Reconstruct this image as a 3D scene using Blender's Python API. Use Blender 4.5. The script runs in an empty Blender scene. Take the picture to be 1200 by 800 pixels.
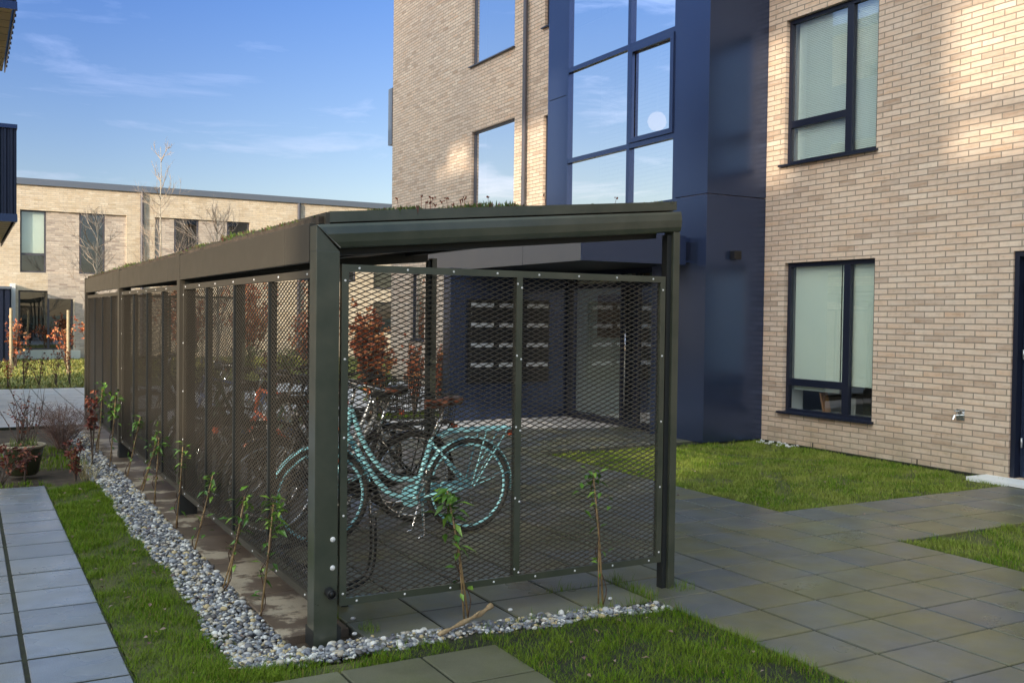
import bpy, bmesh, math, random
import numpy as np
from mathutils import Vector, Matrix
random.seed(7); rng = np.random.default_rng(7)
S = bpy.context.scene; COL = S.collection
PI = math.pi
def R(d): return math.radians(d)

# ------------------------------------------------------------------ materials
def newmat(name):
    m = bpy.data.materials.new(name); m.use_nodes = True
    nt = m.node_tree; nt.nodes.clear()
    o = nt.nodes.new('ShaderNodeOutputMaterial'); b = nt.nodes.new('ShaderNodeBsdfPrincipled')
    nt.links.new(b.outputs[0], o.inputs[0])
    return m, nt, b, o
def N(nt, t, **kw):
    n = nt.nodes.new('ShaderNode' + t)
    for k, v in kw.items():
        if k in n.inputs.keys(): n.inputs[k].default_value = v
        else: setattr(n, k, v)
    return n
def ramp(nt, fac, stops, interp='LINEAR'):
    r = nt.nodes.new('ShaderNodeValToRGB'); cr = r.color_ramp; cr.interpolation = interp
    while len(cr.elements) < len(stops): cr.elements.new(0.5)
    for e, (p, c) in zip(cr.elements, stops):
        e.position = p; e.color = (*c, 1) if len(c) == 3 else c
    nt.links.new(fac, r.inputs[0]); return r.outputs[0]
def mixc(nt, fac, a, b, mode='MIX'):
    n = nt.nodes.new('ShaderNodeMix'); n.data_type = 'RGBA'; n.blend_type = mode
    for i, v in ((0, fac), (6, a), (7, b)):
        if isinstance(v, (int, float)): n.inputs[i].default_value = v
        elif isinstance(v, tuple): n.inputs[i].default_value = (*v, 1)
        else: nt.links.new(v, n.inputs[i])
    return n.outputs[2]
def objco(nt):
    return N(nt, 'TexCoord').outputs['Object']
def worldpos(nt):
    return N(nt, 'NewGeometry').outputs['Position']
def noise(nt, scale, detail=4, rough=.55, vec=None, out='Fac'):
    n = N(nt, 'TexNoise', Scale=scale, Detail=detail, Roughness=rough)
    nt.links.new(vec if vec else worldpos(nt), n.inputs['Vector']); return n.outputs[out]
def bump(nt, b, h, strength=.3, dist=.01):
    n = N(nt, 'Bump', Strength=strength, Distance=dist); nt.links.new(h, n.inputs['Height'])
    nt.links.new(n.outputs[0], b.inputs['Normal'])
def M(name, col, rough=.5, metal=0., col2=None, scale=6., bmp=0., bscale=60., isl=None, rvar=0., spec=None):
    m, nt, b, o = newmat(name)
    b.inputs['Base Color'].default_value = (*col, 1); b.inputs['Roughness'].default_value = rough
    b.inputs['Metallic'].default_value = metal
    if spec is not None: b.inputs['Specular IOR Level'].default_value = spec
    c = None
    if isl:
        g = N(nt, 'NewGeometry')
        c = ramp(nt, g.outputs['Random Per Island'], [(i/len(isl), k) for i, k in enumerate(isl)], 'CONSTANT')
    if col2:
        f = ramp(nt, noise(nt, scale), [(.35, (0, 0, 0)), (.65, (1, 1, 1))])
        c = mixc(nt, f, c if c else col, col2)
    if c: nt.links.new(c, b.inputs['Base Color'])
    if rvar:
        r = N(nt, 'MapRange'); r.inputs['To Min'].default_value = rough - rvar; r.inputs['To Max'].default_value = rough + rvar
        nt.links.new(noise(nt, scale*1.7), r.inputs[0]); nt.links.new(r.outputs[0], b.inputs['Roughness'])
    if bmp: bump(nt, b, noise(nt, bscale), bmp)
    return m
def brick_mat(name, cols, mortar, bw=.252, bh=.066, ms=.006, noise_mix=None, bstr=.6):
    m, nt, b, o = newmat(name)
    uv = N(nt, 'UVMap').outputs[0]
    # slight wobble of the courses
    nz = N(nt, 'TexNoise', Scale=6., Detail=2.); nt.links.new(uv, nz.inputs['Vector'])
    ad = N(nt, 'VectorMath', operation='MULTIPLY_ADD'); nt.links.new(nz.outputs['Color'], ad.inputs[0])
    ad.inputs[1].default_value = (.006, .006, 0); nt.links.new(uv, ad.inputs[2])
    t = N(nt, 'TexBrick'); nt.links.new(ad.outputs[0], t.inputs['Vector'])
    t.offset = .5; t.offset_frequency = 2; t.squash = 1.0
    for k, v in (('Scale', 1.), ('Mortar Size', ms), ('Mortar Smooth', .15), ('Bias', 0.), ('Brick Width', bw), ('Row Height', bh)): t.inputs[k].default_value = v
    t.inputs['Color1'].default_value = (0, 0, 0, 1); t.inputs['Color2'].default_value = (1, 1, 1, 1); t.inputs['Mortar'].default_value = (.5, .5, .5, 1)
    c = ramp(nt, t.outputs['Color'], cols)
    n1 = noise(nt, 14., 5, .7, uv)
    c = mixc(nt, .8, c, ramp(nt, n1, [(.28, (.74, .70, .65)), (.5, (1, 1, 1)), (.75, (1.12, 1.1, 1.08))]), 'MULTIPLY')
    n2 = noise(nt, 5., 6, .75, uv)
    c = mixc(nt, ramp(nt, n2, [(.63, (0, 0, 0)), (.72, (.6, .6, .6))]), c, (.30, .17, .10))
    mpn = N(nt, 'Mapping'); mpn.inputs['Scale'].default_value = (.6, 5., 1.); nt.links.new(uv, mpn.inputs[0])
    c = mixc(nt, ramp(nt, noise(nt, 4., 5, .7, mpn.outputs[0]), [(.35, (0, 0, 0)), (.7, (.4, .4, .4))]), c, (.78, .74, .68))
    sv = N(nt, 'SeparateXYZ'); nt.links.new(uv, sv.inputs[0]); dz = N(nt, 'MapRange'); dz.inputs['From Min'].default_value = .45; dz.inputs['From Max'].default_value = .02; nt.links.new(sv.outputs[1], dz.inputs[0])
    dm = N(nt, 'Math', operation='MULTIPLY'); nt.links.new(dz.outputs[0], dm.inputs[0]); nt.links.new(ramp(nt, noise(nt, 3., 5, .7, uv), [(.3, (0, 0, 0)), (.7, (.75, .75, .75))]), dm.inputs[1])
    c = mixc(nt, dm.outputs[0], c, (.30, .27, .18))
    if noise_mix: c = mixc(nt, ramp(nt, noise(nt, noise_mix[0], 3, .6, uv), [(.42, (0, 0, 0)), (.6, (1, 1, 1))]), c, noise_mix[1], 'MULTIPLY')
    big = noise(nt, .5, 3, .5, uv)
    c = mixc(nt, 1., c, ramp(nt, big, [(.3, (.9, .9, .91)), (.7, (1.06, 1.05, 1.03))]), 'MULTIPLY')
    c = mixc(nt, t.outputs['Fac'], c, mortar)
    nt.links.new(c, b.inputs['Base Color']); b.inputs['Roughness'].default_value = .88
    inv = N(nt, 'Math', operation='MULTIPLY_ADD'); nt.links.new(t.outputs['Fac'], inv.inputs[0]); inv.inputs[1].default_value = -1.; inv.inputs[2].default_value = 1.
    h = N(nt, 'Math', operation='MULTIPLY_ADD'); nt.links.new(noise(nt, 60., 4, .7, uv), h.inputs[0]); h.inputs[1].default_value = .5; nt.links.new(inv.outputs[0], h.inputs[2])
    bump(nt, b, h.outputs[0], bstr, .006)
    return m
def glass_mat(name, refl, tint=(.75, .82, .82), rough=0.0, rc=(.92, .96, 1.)):
    m = bpy.data.materials.new(name); m.use_nodes = True; nt = m.node_tree; nt.nodes.clear()
    o = nt.nodes.new('ShaderNodeOutputMaterial'); mx = nt.nodes.new('ShaderNodeMixShader')
    tr = N(nt, 'BsdfTransparent'); tr.inputs[0].default_value = (*tint, 1)
    gl = N(nt, 'BsdfGlossy'); gl.inputs['Color'].default_value = (*rc, 1); gl.inputs['Roughness'].default_value = rough
    lw_ = N(nt, 'LayerWeight', Blend=.5); fr = N(nt, 'Math', operation='POWER'); nt.links.new(lw_.outputs['Facing'], fr.inputs[0]); fr.inputs[1].default_value = 4.
    mp = N(nt, 'MapRange'); mp.inputs['From Min'].default_value = .0; mp.inputs['From Max'].default_value = 1.; mp.inputs['To Min'].default_value = refl; mp.inputs['To Max'].default_value = 1.
    nt.links.new(fr.outputs[0], mp.inputs[0]); nt.links.new(mp.outputs[0], mx.inputs[0])
    wv = N(nt, 'TexNoise', Scale=.9, Detail=1.); nt.links.new(worldpos(nt), wv.inputs['Vector'])
    bp = N(nt, 'Bump', Strength=.06, Distance=.03); nt.links.new(wv.outputs[0], bp.inputs['Height']); nt.links.new(bp.outputs[0], gl.inputs['Normal'])
    nt.links.new(tr.outputs[0], mx.inputs[1]); nt.links.new(gl.outputs[0], mx.inputs[2]); nt.links.new(mx.outputs[0], o.inputs[0])
    return m
def slab_mat(name, lo, hi, algae, wet=.5, stain=(.5, .5, .5), algae_amt=(.5, .75), rlo=.22, rhi=.6, dry=None, iv=.10):
    m, nt, b, o = newmat(name); P = worldpos(nt)
    g = N(nt, 'NewGeometry')
    c = ramp(nt, g.outputs['Random Per Island'], [(0, lo), (1, hi)])
    ri = N(nt, 'Math', operation='MULTIPLY_ADD'); nt.links.new(g.outputs['Random Per Island'], ri.inputs[0]); ri.inputs[1].default_value = iv
    nt.links.new(noise(nt, 2.1, 9, .68, P), ri.inputs[2])
    c = mixc(nt, ramp(nt, ri.outputs[0], [(algae_amt[0], (0, 0, 0)), (algae_amt[1], (1, 1, 1))]), c, algae)
    c = mixc(nt, .9, c, ramp(nt, noise(nt, 3.5, 6, .65, P), [(.3, stain), (.6, (1, 1, 1))]), 'MULTIPLY')
    c = mixc(nt, .7, c, ramp(nt, noise(nt, 220., 2, .6, P), [(.3, (.72, .72, .72)), (.7, (1.2, 1.2, 1.2))]), 'MULTIPLY')
    w = ramp(nt, noise(nt, 1.1, 4, .6, P), [(.35, (rlo,)*3), (.65, (rhi,)*3)])
    if dry:
        (x0, y0), dc = dry
        s = N(nt, 'SeparateXYZ'); nt.links.new(P, s.inputs[0])
        a = N(nt, 'MapRange'); a.inputs['From Min'].default_value = y0; a.inputs['From Max'].default_value = y0 + .25
        wob = N(nt, 'Math', operation='MULTIPLY_ADD'); nt.links.new(noise(nt, 1.5, 3, .5, P), wob.inputs[0]); wob.inputs[1].default_value = .8; nt.links.new(s.outputs[1], wob.inputs[2])
        w2 = N(nt, 'Math', operation='MULTIPLY_ADD'); nt.links.new(s.outputs[0], w2.inputs[0]); w2.inputs[1].default_value = x0; nt.links.new(wob.outputs[0], w2.inputs[2])
        nt.links.new(w2.outputs[0], a.inputs[0])
        c = mixc(nt, a.outputs[0], c, dc); w = mixc(nt, a.outputs[0], w, (.8, .8, .8))
    nt.links.new(c, b.inputs['Base Color']); nt.links.new(w, b.inputs['Roughness'])
    bump(nt, b, noise(nt, 150., 3, .6, P), .12, .004)
    return m
MT = {}
MT['brick'] = brick_mat('sand_brick', [(0, (.44, .295, .20)), (.15, (.58, .42, .305)), (.45, (.65, .485, .36)), (.7, (.68, .52, .395)), (.85, (.63, .43, .29)), (1, (.75, .60, .465))], (.29, .235, .185), ms=.007)
MT['brick_far'] = brick_mat('yellow_brick', [(0, (.54, .44, .31)), (.3, (.64, .545, .40)), (.6, (.70, .60, .45)), (.85, (.62, .51, .36)), (1, (.76, .68, .54))], (.48, .42, .34), noise_mix=(3., (.93, .89, .83)))
MT['brick_mix'] = brick_mat('mottled_brick', [(0, (.26, .20, .17)), (.25, (.40, .33, .27)), (.5, (.56, .48, .40)), (.8, (.46, .38, .31)), (1, (.66, .58, .49))], (.42, .37, .32), ms=.008)
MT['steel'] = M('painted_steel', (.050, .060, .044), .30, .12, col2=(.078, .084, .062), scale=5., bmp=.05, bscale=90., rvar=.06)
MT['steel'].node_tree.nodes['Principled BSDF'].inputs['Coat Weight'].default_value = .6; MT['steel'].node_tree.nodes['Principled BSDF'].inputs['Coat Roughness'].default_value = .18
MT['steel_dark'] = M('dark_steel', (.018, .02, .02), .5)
MT['steel_sunlit'] = M('sunlit_steel', (.066, .057, .043), .42, .1, col2=(.060, .051, .039), scale=4., rvar=.06)  # shelter steel as it looks in warm sun, warmth put into the colour
MT['mesh'] = M('expanded_metal', (.068, .058, .045), .42, .1)
MT['screw'] = M('white_screw', (.75, .75, .75), .4)
MT['zinc'] = M('galvanised_steel', (.45, .46, .47), .35, .8)
MT['navy'] = M('navy_panel', (.058, .084, .168), .24, .72, col2=(.063, .090, .172), scale=1.2, rvar=.04, bmp=.02, bscale=1.5)
MT['navy_dark'] = M('dark_navy_frame', (.012, .016, .034), .35, .1)
MT['grey_panel'] = M('grey_canopy_panel', (.13, .13, .135), .4, .1, col2=(.12, .12, .13), scale=2.)
MT['black'] = M('black_plastic', (.012, .012, .013), .4)
MT['mailblack'] = M('black_mailbox_face', (.01, .011, .014), .3)
MT['white'] = M('white_trim', (.75, .77, .78), .5)
MT['label'] = M('silver_mail_flap', (.62, .65, .68), .3, .3)
MT['glass'] = glass_mat('window_glass', .22, (.90, .96, .94))
MT['glass_sky'] = glass_mat('coated_glass', .88, (.45, .52, .52), rc=(.93, .97, 1.))
MT['glass_door'] = glass_mat('door_glass', .42, (.82, .88, .85))
MT['blind'] = M('roller_blind', (.84, .88, .78), .8, col2=(.80, .85, .76), scale=1.5)
MT['slat'] = M('venetian_slat', (.80, .88, .85), .6)
MT['room'] = M('room_wall', (.34, .37, .33), .9)
MT['room_light'] = M('bright_room_wall', (.62, .64, .58), .9)
MT['room_dark'] = M('dark_room', (.05, .05, .05), .9)
MT['soffit'] = M('wood_soffit', (.50, .33, .12), .6, col2=(.42, .27, .10), scale=3.)
MT['render_white'] = M('white_render', (.62, .62, .66), .9)
MT['roof_metal'] = M('roof_edge_metal', (.16, .19, .24), .4, .3)
MT['pipe'] = M('downpipe_metal', (.10, .10, .12), .4, .3)
MT['soil'] = M('garden_soil', (.045, .032, .022), .95, col2=(.09, .065, .045), scale=9., bmp=.9, bscale=40.)
MT['lawn_soil'] = M('lawn_thatch', (.045, .060, .014), .95, col2=(.10, .10, .035), scale=5., bmp=.8, bscale=120.)
MT['joint'] = M('joint_sand', (.012, .012, .010), .95, col2=(.025, .03, .012), scale=20.)
MT['ground'] = M('distant_ground', (.05, .065, .03), .95, col2=(.08, .08, .05), scale=.2)
MT['grass'] = M('grass_blade', (.05, .12, .01), .5, isl=[(.055, .14, .003), (.10, .21, .005), (.075, .165, .004), (.14, .23, .010), (.065, .145, .004), (.10, .17, .01), (.24, .20, .06)], col2=(.14, .21, .02), scale=3.1, spec=.08)
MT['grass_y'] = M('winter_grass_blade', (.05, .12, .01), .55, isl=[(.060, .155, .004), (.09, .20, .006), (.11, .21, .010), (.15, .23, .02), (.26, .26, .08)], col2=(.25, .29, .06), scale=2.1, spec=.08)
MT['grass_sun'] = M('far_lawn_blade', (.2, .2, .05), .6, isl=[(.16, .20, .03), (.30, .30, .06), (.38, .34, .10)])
MT['pebble'] = M('river_pebble', (.4, .4, .4), .55, isl=[(.20, .21, .24), (.45, .45, .45), (.09, .10, .12), (.62, .61, .58), (.27, .28, .30), (.50, .40, .22), (.14, .14, .16), (.70, .69, .66), (.15, .16, .20), (.48, .44, .37), (.31, .33, .37), (.10, .09, .09), (.36, .32, .26), (.22, .23, .25)], scale=60.)
MT['white_stone'] = M('white_stone', (.7, .7, .7), .6, col2=(.6, .6, .62), scale=40.)
MT['slab_left'] = slab_mat('wet_blue_slab', (.19, .207, .245), (.27, .292, .345), (.23, .238, .24), rlo=.20, rhi=.34, stain=(.74, .76, .78))
MT['slab_front'] = slab_mat('mossy_slab', (.115, .115, .075), (.17, .17, .12), (.12, .13, .05), rlo=.45, rhi=.7, stain=(.7, .7, .66), algae_amt=(.45, .8))
MT['slab_right'] = slab_mat('wet_paving_slab', (.115, .124, .13), (.148, .156, .158), (.155, .150, .085), rlo=.26, rhi=.44, stain=(.70, .71, .73), algae_amt=(.50, .74), iv=.22, dry=((.30, 14.55), (.56, .53, .52)))
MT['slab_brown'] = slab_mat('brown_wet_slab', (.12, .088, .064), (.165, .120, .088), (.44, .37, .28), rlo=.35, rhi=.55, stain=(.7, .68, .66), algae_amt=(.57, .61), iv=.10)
MT['slab_terrace'] = slab_mat('pale_terrace_slab', (.42, .43, .46), (.55, .56, .60), (.45, .46, .48), rlo=.25, rhi=.45, stain=(.8, .8, .82))
MT['cyan'] = M('cyan_bike_paint', (.27, .60, .70), .25, 0., rvar=.05)
MT['bblack'] = M('black_bike_paint', (.014, .014, .016), .25)
MT['bred'] = M('red_bike_paint', (.42, .085, .04), .3)
MT['bsilver'] = M('silver_bike_paint', (.42, .44, .46), .25, .6)
MT['bgreen'] = M('dark_green_bike_paint', (.02, .05, .035), .3)
MT['bblue'] = M('blue_bike_paint', (.05, .09, .22), .3)
MT['bwhite'] = M('white_bike_paint', (.65, .66, .68), .3)
MT['chrome'] = M('chrome', (.72, .73, .75), .18, .95)
MT['tyre'] = M('rubber_tyre', (.02, .02, .02), .7)
MT['leather'] = M('brown_leather', (.13, .045, .025), .45, bmp=.1)
MT['bleather'] = M('black_vinyl', (.018, .018, .02), .45)
MT['cane'] = M('bamboo_cane', (.38, .26, .12), .6, col2=(.22, .14, .07), scale=25.)
MT['stem'] = M('vine_stem', (.10, .05, .03), .7, col2=(.06, .035, .02), scale=30.)
MT['leaf'] = M('vine_leaf', (.05, .13, .02), .4, isl=[(.06, .15, .02), (.10, .23, .025), (.08, .18, .02), (.17, .30, .04)])
MT['redleaf'] = M('copper_leaf', (.15, .03, .02), .5, isl=[(.10, .022, .018), (.20, .045, .025), (.14, .03, .02), (.28, .09, .04)])
MT['beech'] = M('beech_leaf', (.4, .15, .05), .55, isl=[(.40, .11, .05), (.60, .18, .07), (.50, .14, .06), (.70, .32, .12)])
MT['drytwig'] = M('dry_twig', (.18, .11, .09), .8, isl=[(.14, .08, .07), (.22, .14, .11), (.28, .20, .17)])
MT['straw'] = M('straw_blade', (.5, .42, .24), .7, isl=[(.50, .42, .22), (.36, .32, .15), (.62, .55, .36)])
MT['twig'] = M('birch_twig', (.50, .42, .34), .8, col2=(.36, .27, .20), scale=10.)
MT['bark'] = M('pale_bark', (.55, .50, .40), .8, col2=(.30, .26, .20), scale=14.)
MT['brown_bark'] = M('dark_twig_bark', (.10, .07, .055), .8)
MT['stake'] = M('timber_stake', (.62, .50, .32), .8, col2=(.48, .38, .24), scale=20.)
MT['wood'] = M('driftwood', (.42, .31, .18), .8, col2=(.28, .19, .10), scale=30., bmp=.4, bscale=80.)
MT['pot'] = M('green_glazed_pot', (.035, .045, .02), .25, col2=(.05, .05, .025), scale=8.)
MT['potrim'] = M('pale_pot_rim', (.34, .28, .19), .5)
MT['sedum'] = M('sedum', (.09, .14, .03), .6, isl=[(.06, .11, .02), (.12, .19, .03), (.10, .15, .04), (.20, .20, .06), (.16, .06, .05)])
MT['evergreen'] = M('evergreen_leaf', (.07, .12, .02), .5, isl=[(.06, .10, .02), (.14, .18, .03), (.22, .24, .05)])
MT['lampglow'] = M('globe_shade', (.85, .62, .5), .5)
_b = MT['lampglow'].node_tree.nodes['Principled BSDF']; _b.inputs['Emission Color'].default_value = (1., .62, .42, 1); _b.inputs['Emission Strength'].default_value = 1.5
MT['book1'] = M('orange_book', (.42, .2, .08), .6); MT['book2'] = M('white_folder', (.7, .7, .66), .6)
MT['slatwall'] = M('corrugated_navy_sheet', (.022, .03, .06), .35, .3)
MT['plaster'] = M('grey_render', (.66, .70, .64), .9)
MT['picture'] = M('brown_notice_board', (.13, .07, .035), .6, col2=(.22, .13, .07), scale=9.)

# ------------------------------------------------------------------ geometry helpers
class MB:
    def __init__(s): s.v = []; s.f = []
    def add(s, vs, fs):
        o = len(s.v); s.v += [tuple(p) for p in vs]; s.f += [tuple(i + o for i in f) for f in fs]; return s
    def box(s, x0, x1, y0, y1, z0, z1):
        v = [(x, y, z) for z in (z0, z1) for y in (y0, y1) for x in (x0, x1)]
        return s.add(v, [(0, 2, 3, 1), (4, 5, 7, 6), (0, 1, 5, 4), (2, 6, 7, 3), (0, 4, 6, 2), (1, 3, 7, 5)])
    def hexa(s, v):
        return s.add(v, [(0, 2, 3, 1), (4, 5, 7, 6), (0, 1, 5, 4), (2, 6, 7, 3), (0, 4, 6, 2), (1, 3, 7, 5)])
    def tube(s, pts, rad, n=8, cap=True, closed=False):
        pts = [Vector(p) for p in pts]; k = len(pts)
        if not hasattr(rad, '__len__'): rad = [rad]*k
        T = []
        for i in range(k):
            a = pts[(i-1) % k] if closed else pts[max(i-1, 0)]; b = pts[(i+1) % k] if closed else pts[min(i+1, k-1)]
            t = (b - a); T.append(t.normalized() if t.length > 1e-9 else Vector((0, 0, 1)))
        u = T[0].orthogonal().normalized(); vs = []
        for i in range(k):
            u = (u - T[i]*u.dot(T[i])); u = u.normalized() if u.length > 1e-6 else T[i].orthogonal().normalized()
            w = T[i].cross(u)
            for j in range(n):
                a = 2*PI*j/n; vs.append(pts[i] + (u*math.cos(a) + w*math.sin(a))*rad[i])
        fs = []
        for i in range(k if closed else k-1):
            for j in range(n):
                a = i*n + j; b = i*n + (j+1) % n; c = ((i+1) % k)*n
                fs.append((a, b, c + (j+1) % n, c + j))
        if cap and not closed: fs += [tuple(range(n-1, -1, -1)), tuple((k-1)*n + j for j in range(n))]
        return s.add(vs, fs)
    def ring(s, c, rad, r, axis='y', n=48, m=8, a0=0, a1=2*PI, flat=1.):
        closed = abs(a1 - a0 - 2*PI) < 1e-6; pts = []
        for i in range(n if closed else n+1):
            a = a0 + (a1-a0)*i/n; p = (math.cos(a)*rad, math.sin(a)*rad)
            pts.append({'y': (c[0]+p[0], c[1], c[2]+p[1]), 'z': (c[0]+p[0], c[1]+p[1], c[2]), 'x': (c[0], c[1]+p[0], c[2]+p[1])}[axis])
        return s.tube(pts, r, m, True, closed)
    def lathe(s, prof, c=(0, 0, 0), n=32):
        vs = [(c[0]+r*math.cos(2*PI*j/n), c[1]+r*math.sin(2*PI*j/n), c[2]+z) for r, z in prof for j in range(n)]
        return s.add(vs, [(i*n+j, i*n+(j+1) % n, (i+1)*n+(j+1) % n, (i+1)*n+j) for i in range(len(prof)-1) for j in range(n)])
    def prism(s, poly, a0, a1, axis='y'):
        k = len(poly); f = {'y': lambda p, a: (p[0], a, p[1]), 'x': lambda p, a: (a, p[0], p[1]), 'z': lambda p, a: (p[0], p[1], a)}[axis]
        vs = [f(p, a0) for p in poly] + [f(p, a1) for p in poly]
        return s.add(vs, [tuple(range(k)), tuple(range(2*k-1, k-1, -1))] + [(i, i+k, (i+1) % k+k, (i+1) % k) for i in range(k)])
    def build(s, name, mat, parent=None, bevel=0, smooth=False, origin=None, uv=False):
        pl = parent_loc(parent) if parent else Vector(origin or (0, 0, 0))
        me = bpy.data.meshes.new(name)
        if uv:
            pass
        me.from_pydata([(p[0]-pl.x, p[1]-pl.y, p[2]-pl.z) for p in s.v], [], s.f); me.update()
        bm = bmesh.new(); bm.from_mesh(me); bmesh.ops.recalc_face_normals(bm, faces=bm.faces)
        if bevel: bmesh.ops.bevel(bm, geom=list(bm.edges), offset=bevel, segments=2, profile=.6, affect='EDGES', clamp_overlap=True)
        if smooth:
            for f in bm.faces: f.smooth = True
        if uv:
            L = bm.loops.layers.uv.new('UVMap')
            for f in bm.faces:
                n = f.normal; a = (abs(n.x), abs(n.y), abs(n.z))
                for l in f.loops:
                    p = l.vert.co + pl
                    l[L].uv = (p.y, p.z) if a[0] >= max(a[1], a[2]) else ((p.x, p.z) if a[1] >= a[2] else (p.x, p.y))
        bm.to_mesh(me); bm.free()
        me.materials.append(MT[mat] if isinstance(mat, str) else mat)
        o = bpy.data.objects.new(name, me); COL.objects.link(o)
        if parent: o.parent = parent
        else: o.location = pl
        return o
def parent_loc(p):
    v = Vector((0, 0, 0))
    while p: v += p.location; p = p.parent
    return v
def raw(name, verts, faces, mat, parent=None, mats=None, smooth=False):
    """verts (n,3) array, faces (m,k) array"""
    me = bpy.data.meshes.new(name); verts = np.asarray(verts, dtype=np.float32); faces = np.asarray(faces, dtype=np.int32)
    if parent: verts = verts - np.array(parent_loc(parent), dtype=np.float32)
    me.vertices.add(len(verts)); me.vertices.foreach_set('co', verts.ravel())
    k = faces.shape[1]; me.loops.add(faces.size); me.loops.foreach_set('vertex_index', faces.ravel())
    me.polygons.add(len(faces)); me.polygons.foreach_set('loop_start', np.arange(0, faces.size, k, dtype=np.int32))
    try: me.polygons.foreach_set('loop_total', np.full(len(faces), k, dtype=np.int32))
    except Exception: pass
    me.update(calc_edges=True); me.validate()
    me.polygons.foreach_set('use_smooth', np.full(len(me.polygons), bool(smooth)))
    me.materials.append(MT[mat] if isinstance(mat, str) else mat)
    o = bpy.data.objects.new(name, me); COL.objects.link(o)
    if parent: o.parent = parent
    return o
def tag(o, label=None, cat=None, group=None, kind=None):
    for k, v in (('label', label), ('category', cat), ('group', group), ('kind', kind)):
        if v: o[k] = v
    return o
def thing(name, loc, label, cat, group=None, rz=0):
    o = bpy.data.objects.new(name, None); COL.objects.link(o); o.location = loc; o.rotation_euler = (0, 0, rz)
    o.empty_display_size = .1
    return tag(o, label, cat, group)
def struct(o): o['kind'] = 'structure'; return o
def dup(root, loc, rz=None, label=None, group=None, sc=None):
    def cp(o, par):
        c = o.copy(); COL.objects.link(c); c.parent = par
        for ch in list(o.children): cp(ch, c)
        return c
    r = cp(root, None); r.location = loc
    if rz is not None: r.rotation_euler = (0, 0, rz)
    if sc: r.scale = (sc, sc, sc)
    if label: r['label'] = label
    if group: r['group'] = group
    return r
def wall(mb, axis, pos, a0, a1, z0, z1, holes, t):
    """wall slab with rectangular holes; axis 'x': plane x=pos, front face at pos, back at pos+t"""
    A = sorted({a0, a1, *[h[0] for h in holes], *[h[1] for h in holes]}); Z = sorted({z0, z1, *[h[2] for h in holes], *[h[3] for h in holes]})
    A = [a for a in A if a0 <= a <= a1]; Z = [z for z in Z if z0 <= z <= z1]
    P = (lambda a, z, d: (pos+d, a, z)) if axis == 'x' else (lambda a, z, d: (a, pos+d, z))
    inh = lambda a, z: any(h[0] < a < h[1] and h[2] < z < h[3] for h in holes)
    solid = [[not inh((A[i]+A[i+1])/2, (Z[j]+Z[j+1])/2) for j in range(len(Z)-1)] for i in range(len(A)-1)]
    for i in range(len(A)-1):
        for j in range(len(Z)-1):
            if not solid[i][j]: continue
            x0, x1, y0, y1 = A[i], A[i+1], Z[j], Z[j+1]
            mb.add([P(x0, y0, 0), P(x1, y0, 0), P(x1, y1, 0), P(x0, y1, 0)], [(0, 1, 2, 3)])
            mb.add([P(x0, y0, t), P(x1, y0, t), P(x1, y1, t), P(x0, y1, t)], [(3, 2, 1, 0)])
            for di, dj, q in ((-1, 0, (x0, y0, x0, y1)), (1, 0, (x1, y0, x1, y1)), (0, -1, (x0, y0, x1, y0)), (0, 1, (x0, y1, x1, y1))):
                ii, jj = i+di, j+dj
                if ii < 0 or jj < 0 or ii >= len(A)-1 or jj >= len(Z)-1 or not solid[ii][jj]:
                    mb.add([P(q[0], q[1], 0), P(q[2], q[3], 0), P(q[2], q[3], t), P(q[0], q[1], t)], [(0, 1, 2, 3)])
    return mb
def slabs(name, mat, xs, ys, ztop=0., gap=.006, gy=None, skip=None, th=.05, jig=.0006):
    V = []; F = []
    for i in range(len(xs)-1):
        for j in range(len(ys)-1):
            g2 = gap if gy is None else gy; x0, x1, y0, y1 = xs[i]+gap/2, xs[i+1]-gap/2, ys[j]+g2/2, ys[j+1]-g2/2
            if skip and skip((x0+x1)/2, (y0+y1)/2): continue
            c = .004; o = len(V); z = ztop + random.uniform(-jig, jig); tx, ty = random.uniform(-jig, jig), random.uniform(-jig, jig)
            for k, (d, dz) in enumerate(((0, -th), (0, -c), (c, 0))):
                for sx, sy in ((0, 0), (1, 0), (1, 1), (0, 1)):
                    V.append((x0+d if sx == 0 else x1-d, y0+d if sy == 0 else y1-d, z+dz+(tx*(sx-.5)+ty*(sy-.5) if k else 0)))
            for k in (0, 1):
                for s in range(4): F.append((o+4*k+s, o+4*k+(s+1) % 4, o+4*k+4+(s+1) % 4, o+4*k+4+s))
            F.append((o+8, o+9, o+10, o+11))
    return struct(raw(name, V, F, mat))
def frange(a, b, d):
    n = max(1, round((b-a)/d)); return [a + d*i for i in range(n+1)]

# ------------------------------------------------------------------ ground & paving
mb = MB(); mb.box(-400, 400, -400, 400, -.4, -.08); struct(mb.build('ground', 'ground'))
mb = MB(); mb.box(-12, 9.4, -4, 22.6, -.079, -.045); struct(mb.build('garden_ground', 'soil'))
XG = [3.42 + .4235*i for i in range(0, 15)]; YG = [4.83 + .4*k for k in range(-18, 24)]
def skipR(x, y):
    if x > 5.95 and 6.0 < y < 9.9: return True
    if x > 5.95 and y < 4.8: return True
    if x > 5.6 and y < 3.6: return True
    if y < 4.4 and x < 3.42: return True
    if x > 8.9 and y > 10.2: return True
    return False
struct(MB().box(1.75, 5.955, -2.4, 14.2, -.044, -.008).build('joint_bed', 'joint')); struct(MB().box(5.956, 9.35, 4.86, 6.03, -.043, -.008).build('joint_bed', 'joint')); struct(MB().box(5.956, 9.35, 9.85, 14.2, -.043, -.008).build('joint_bed', 'joint'))
XR = [3.42-.4235*4+.4235*i for i in range(18)]
slabs('paving', 'slab_right', XR, YG, gap=.017, gy=.011, skip=lambda x, y: skipR(x, y) or (x > 9.3))
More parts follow.
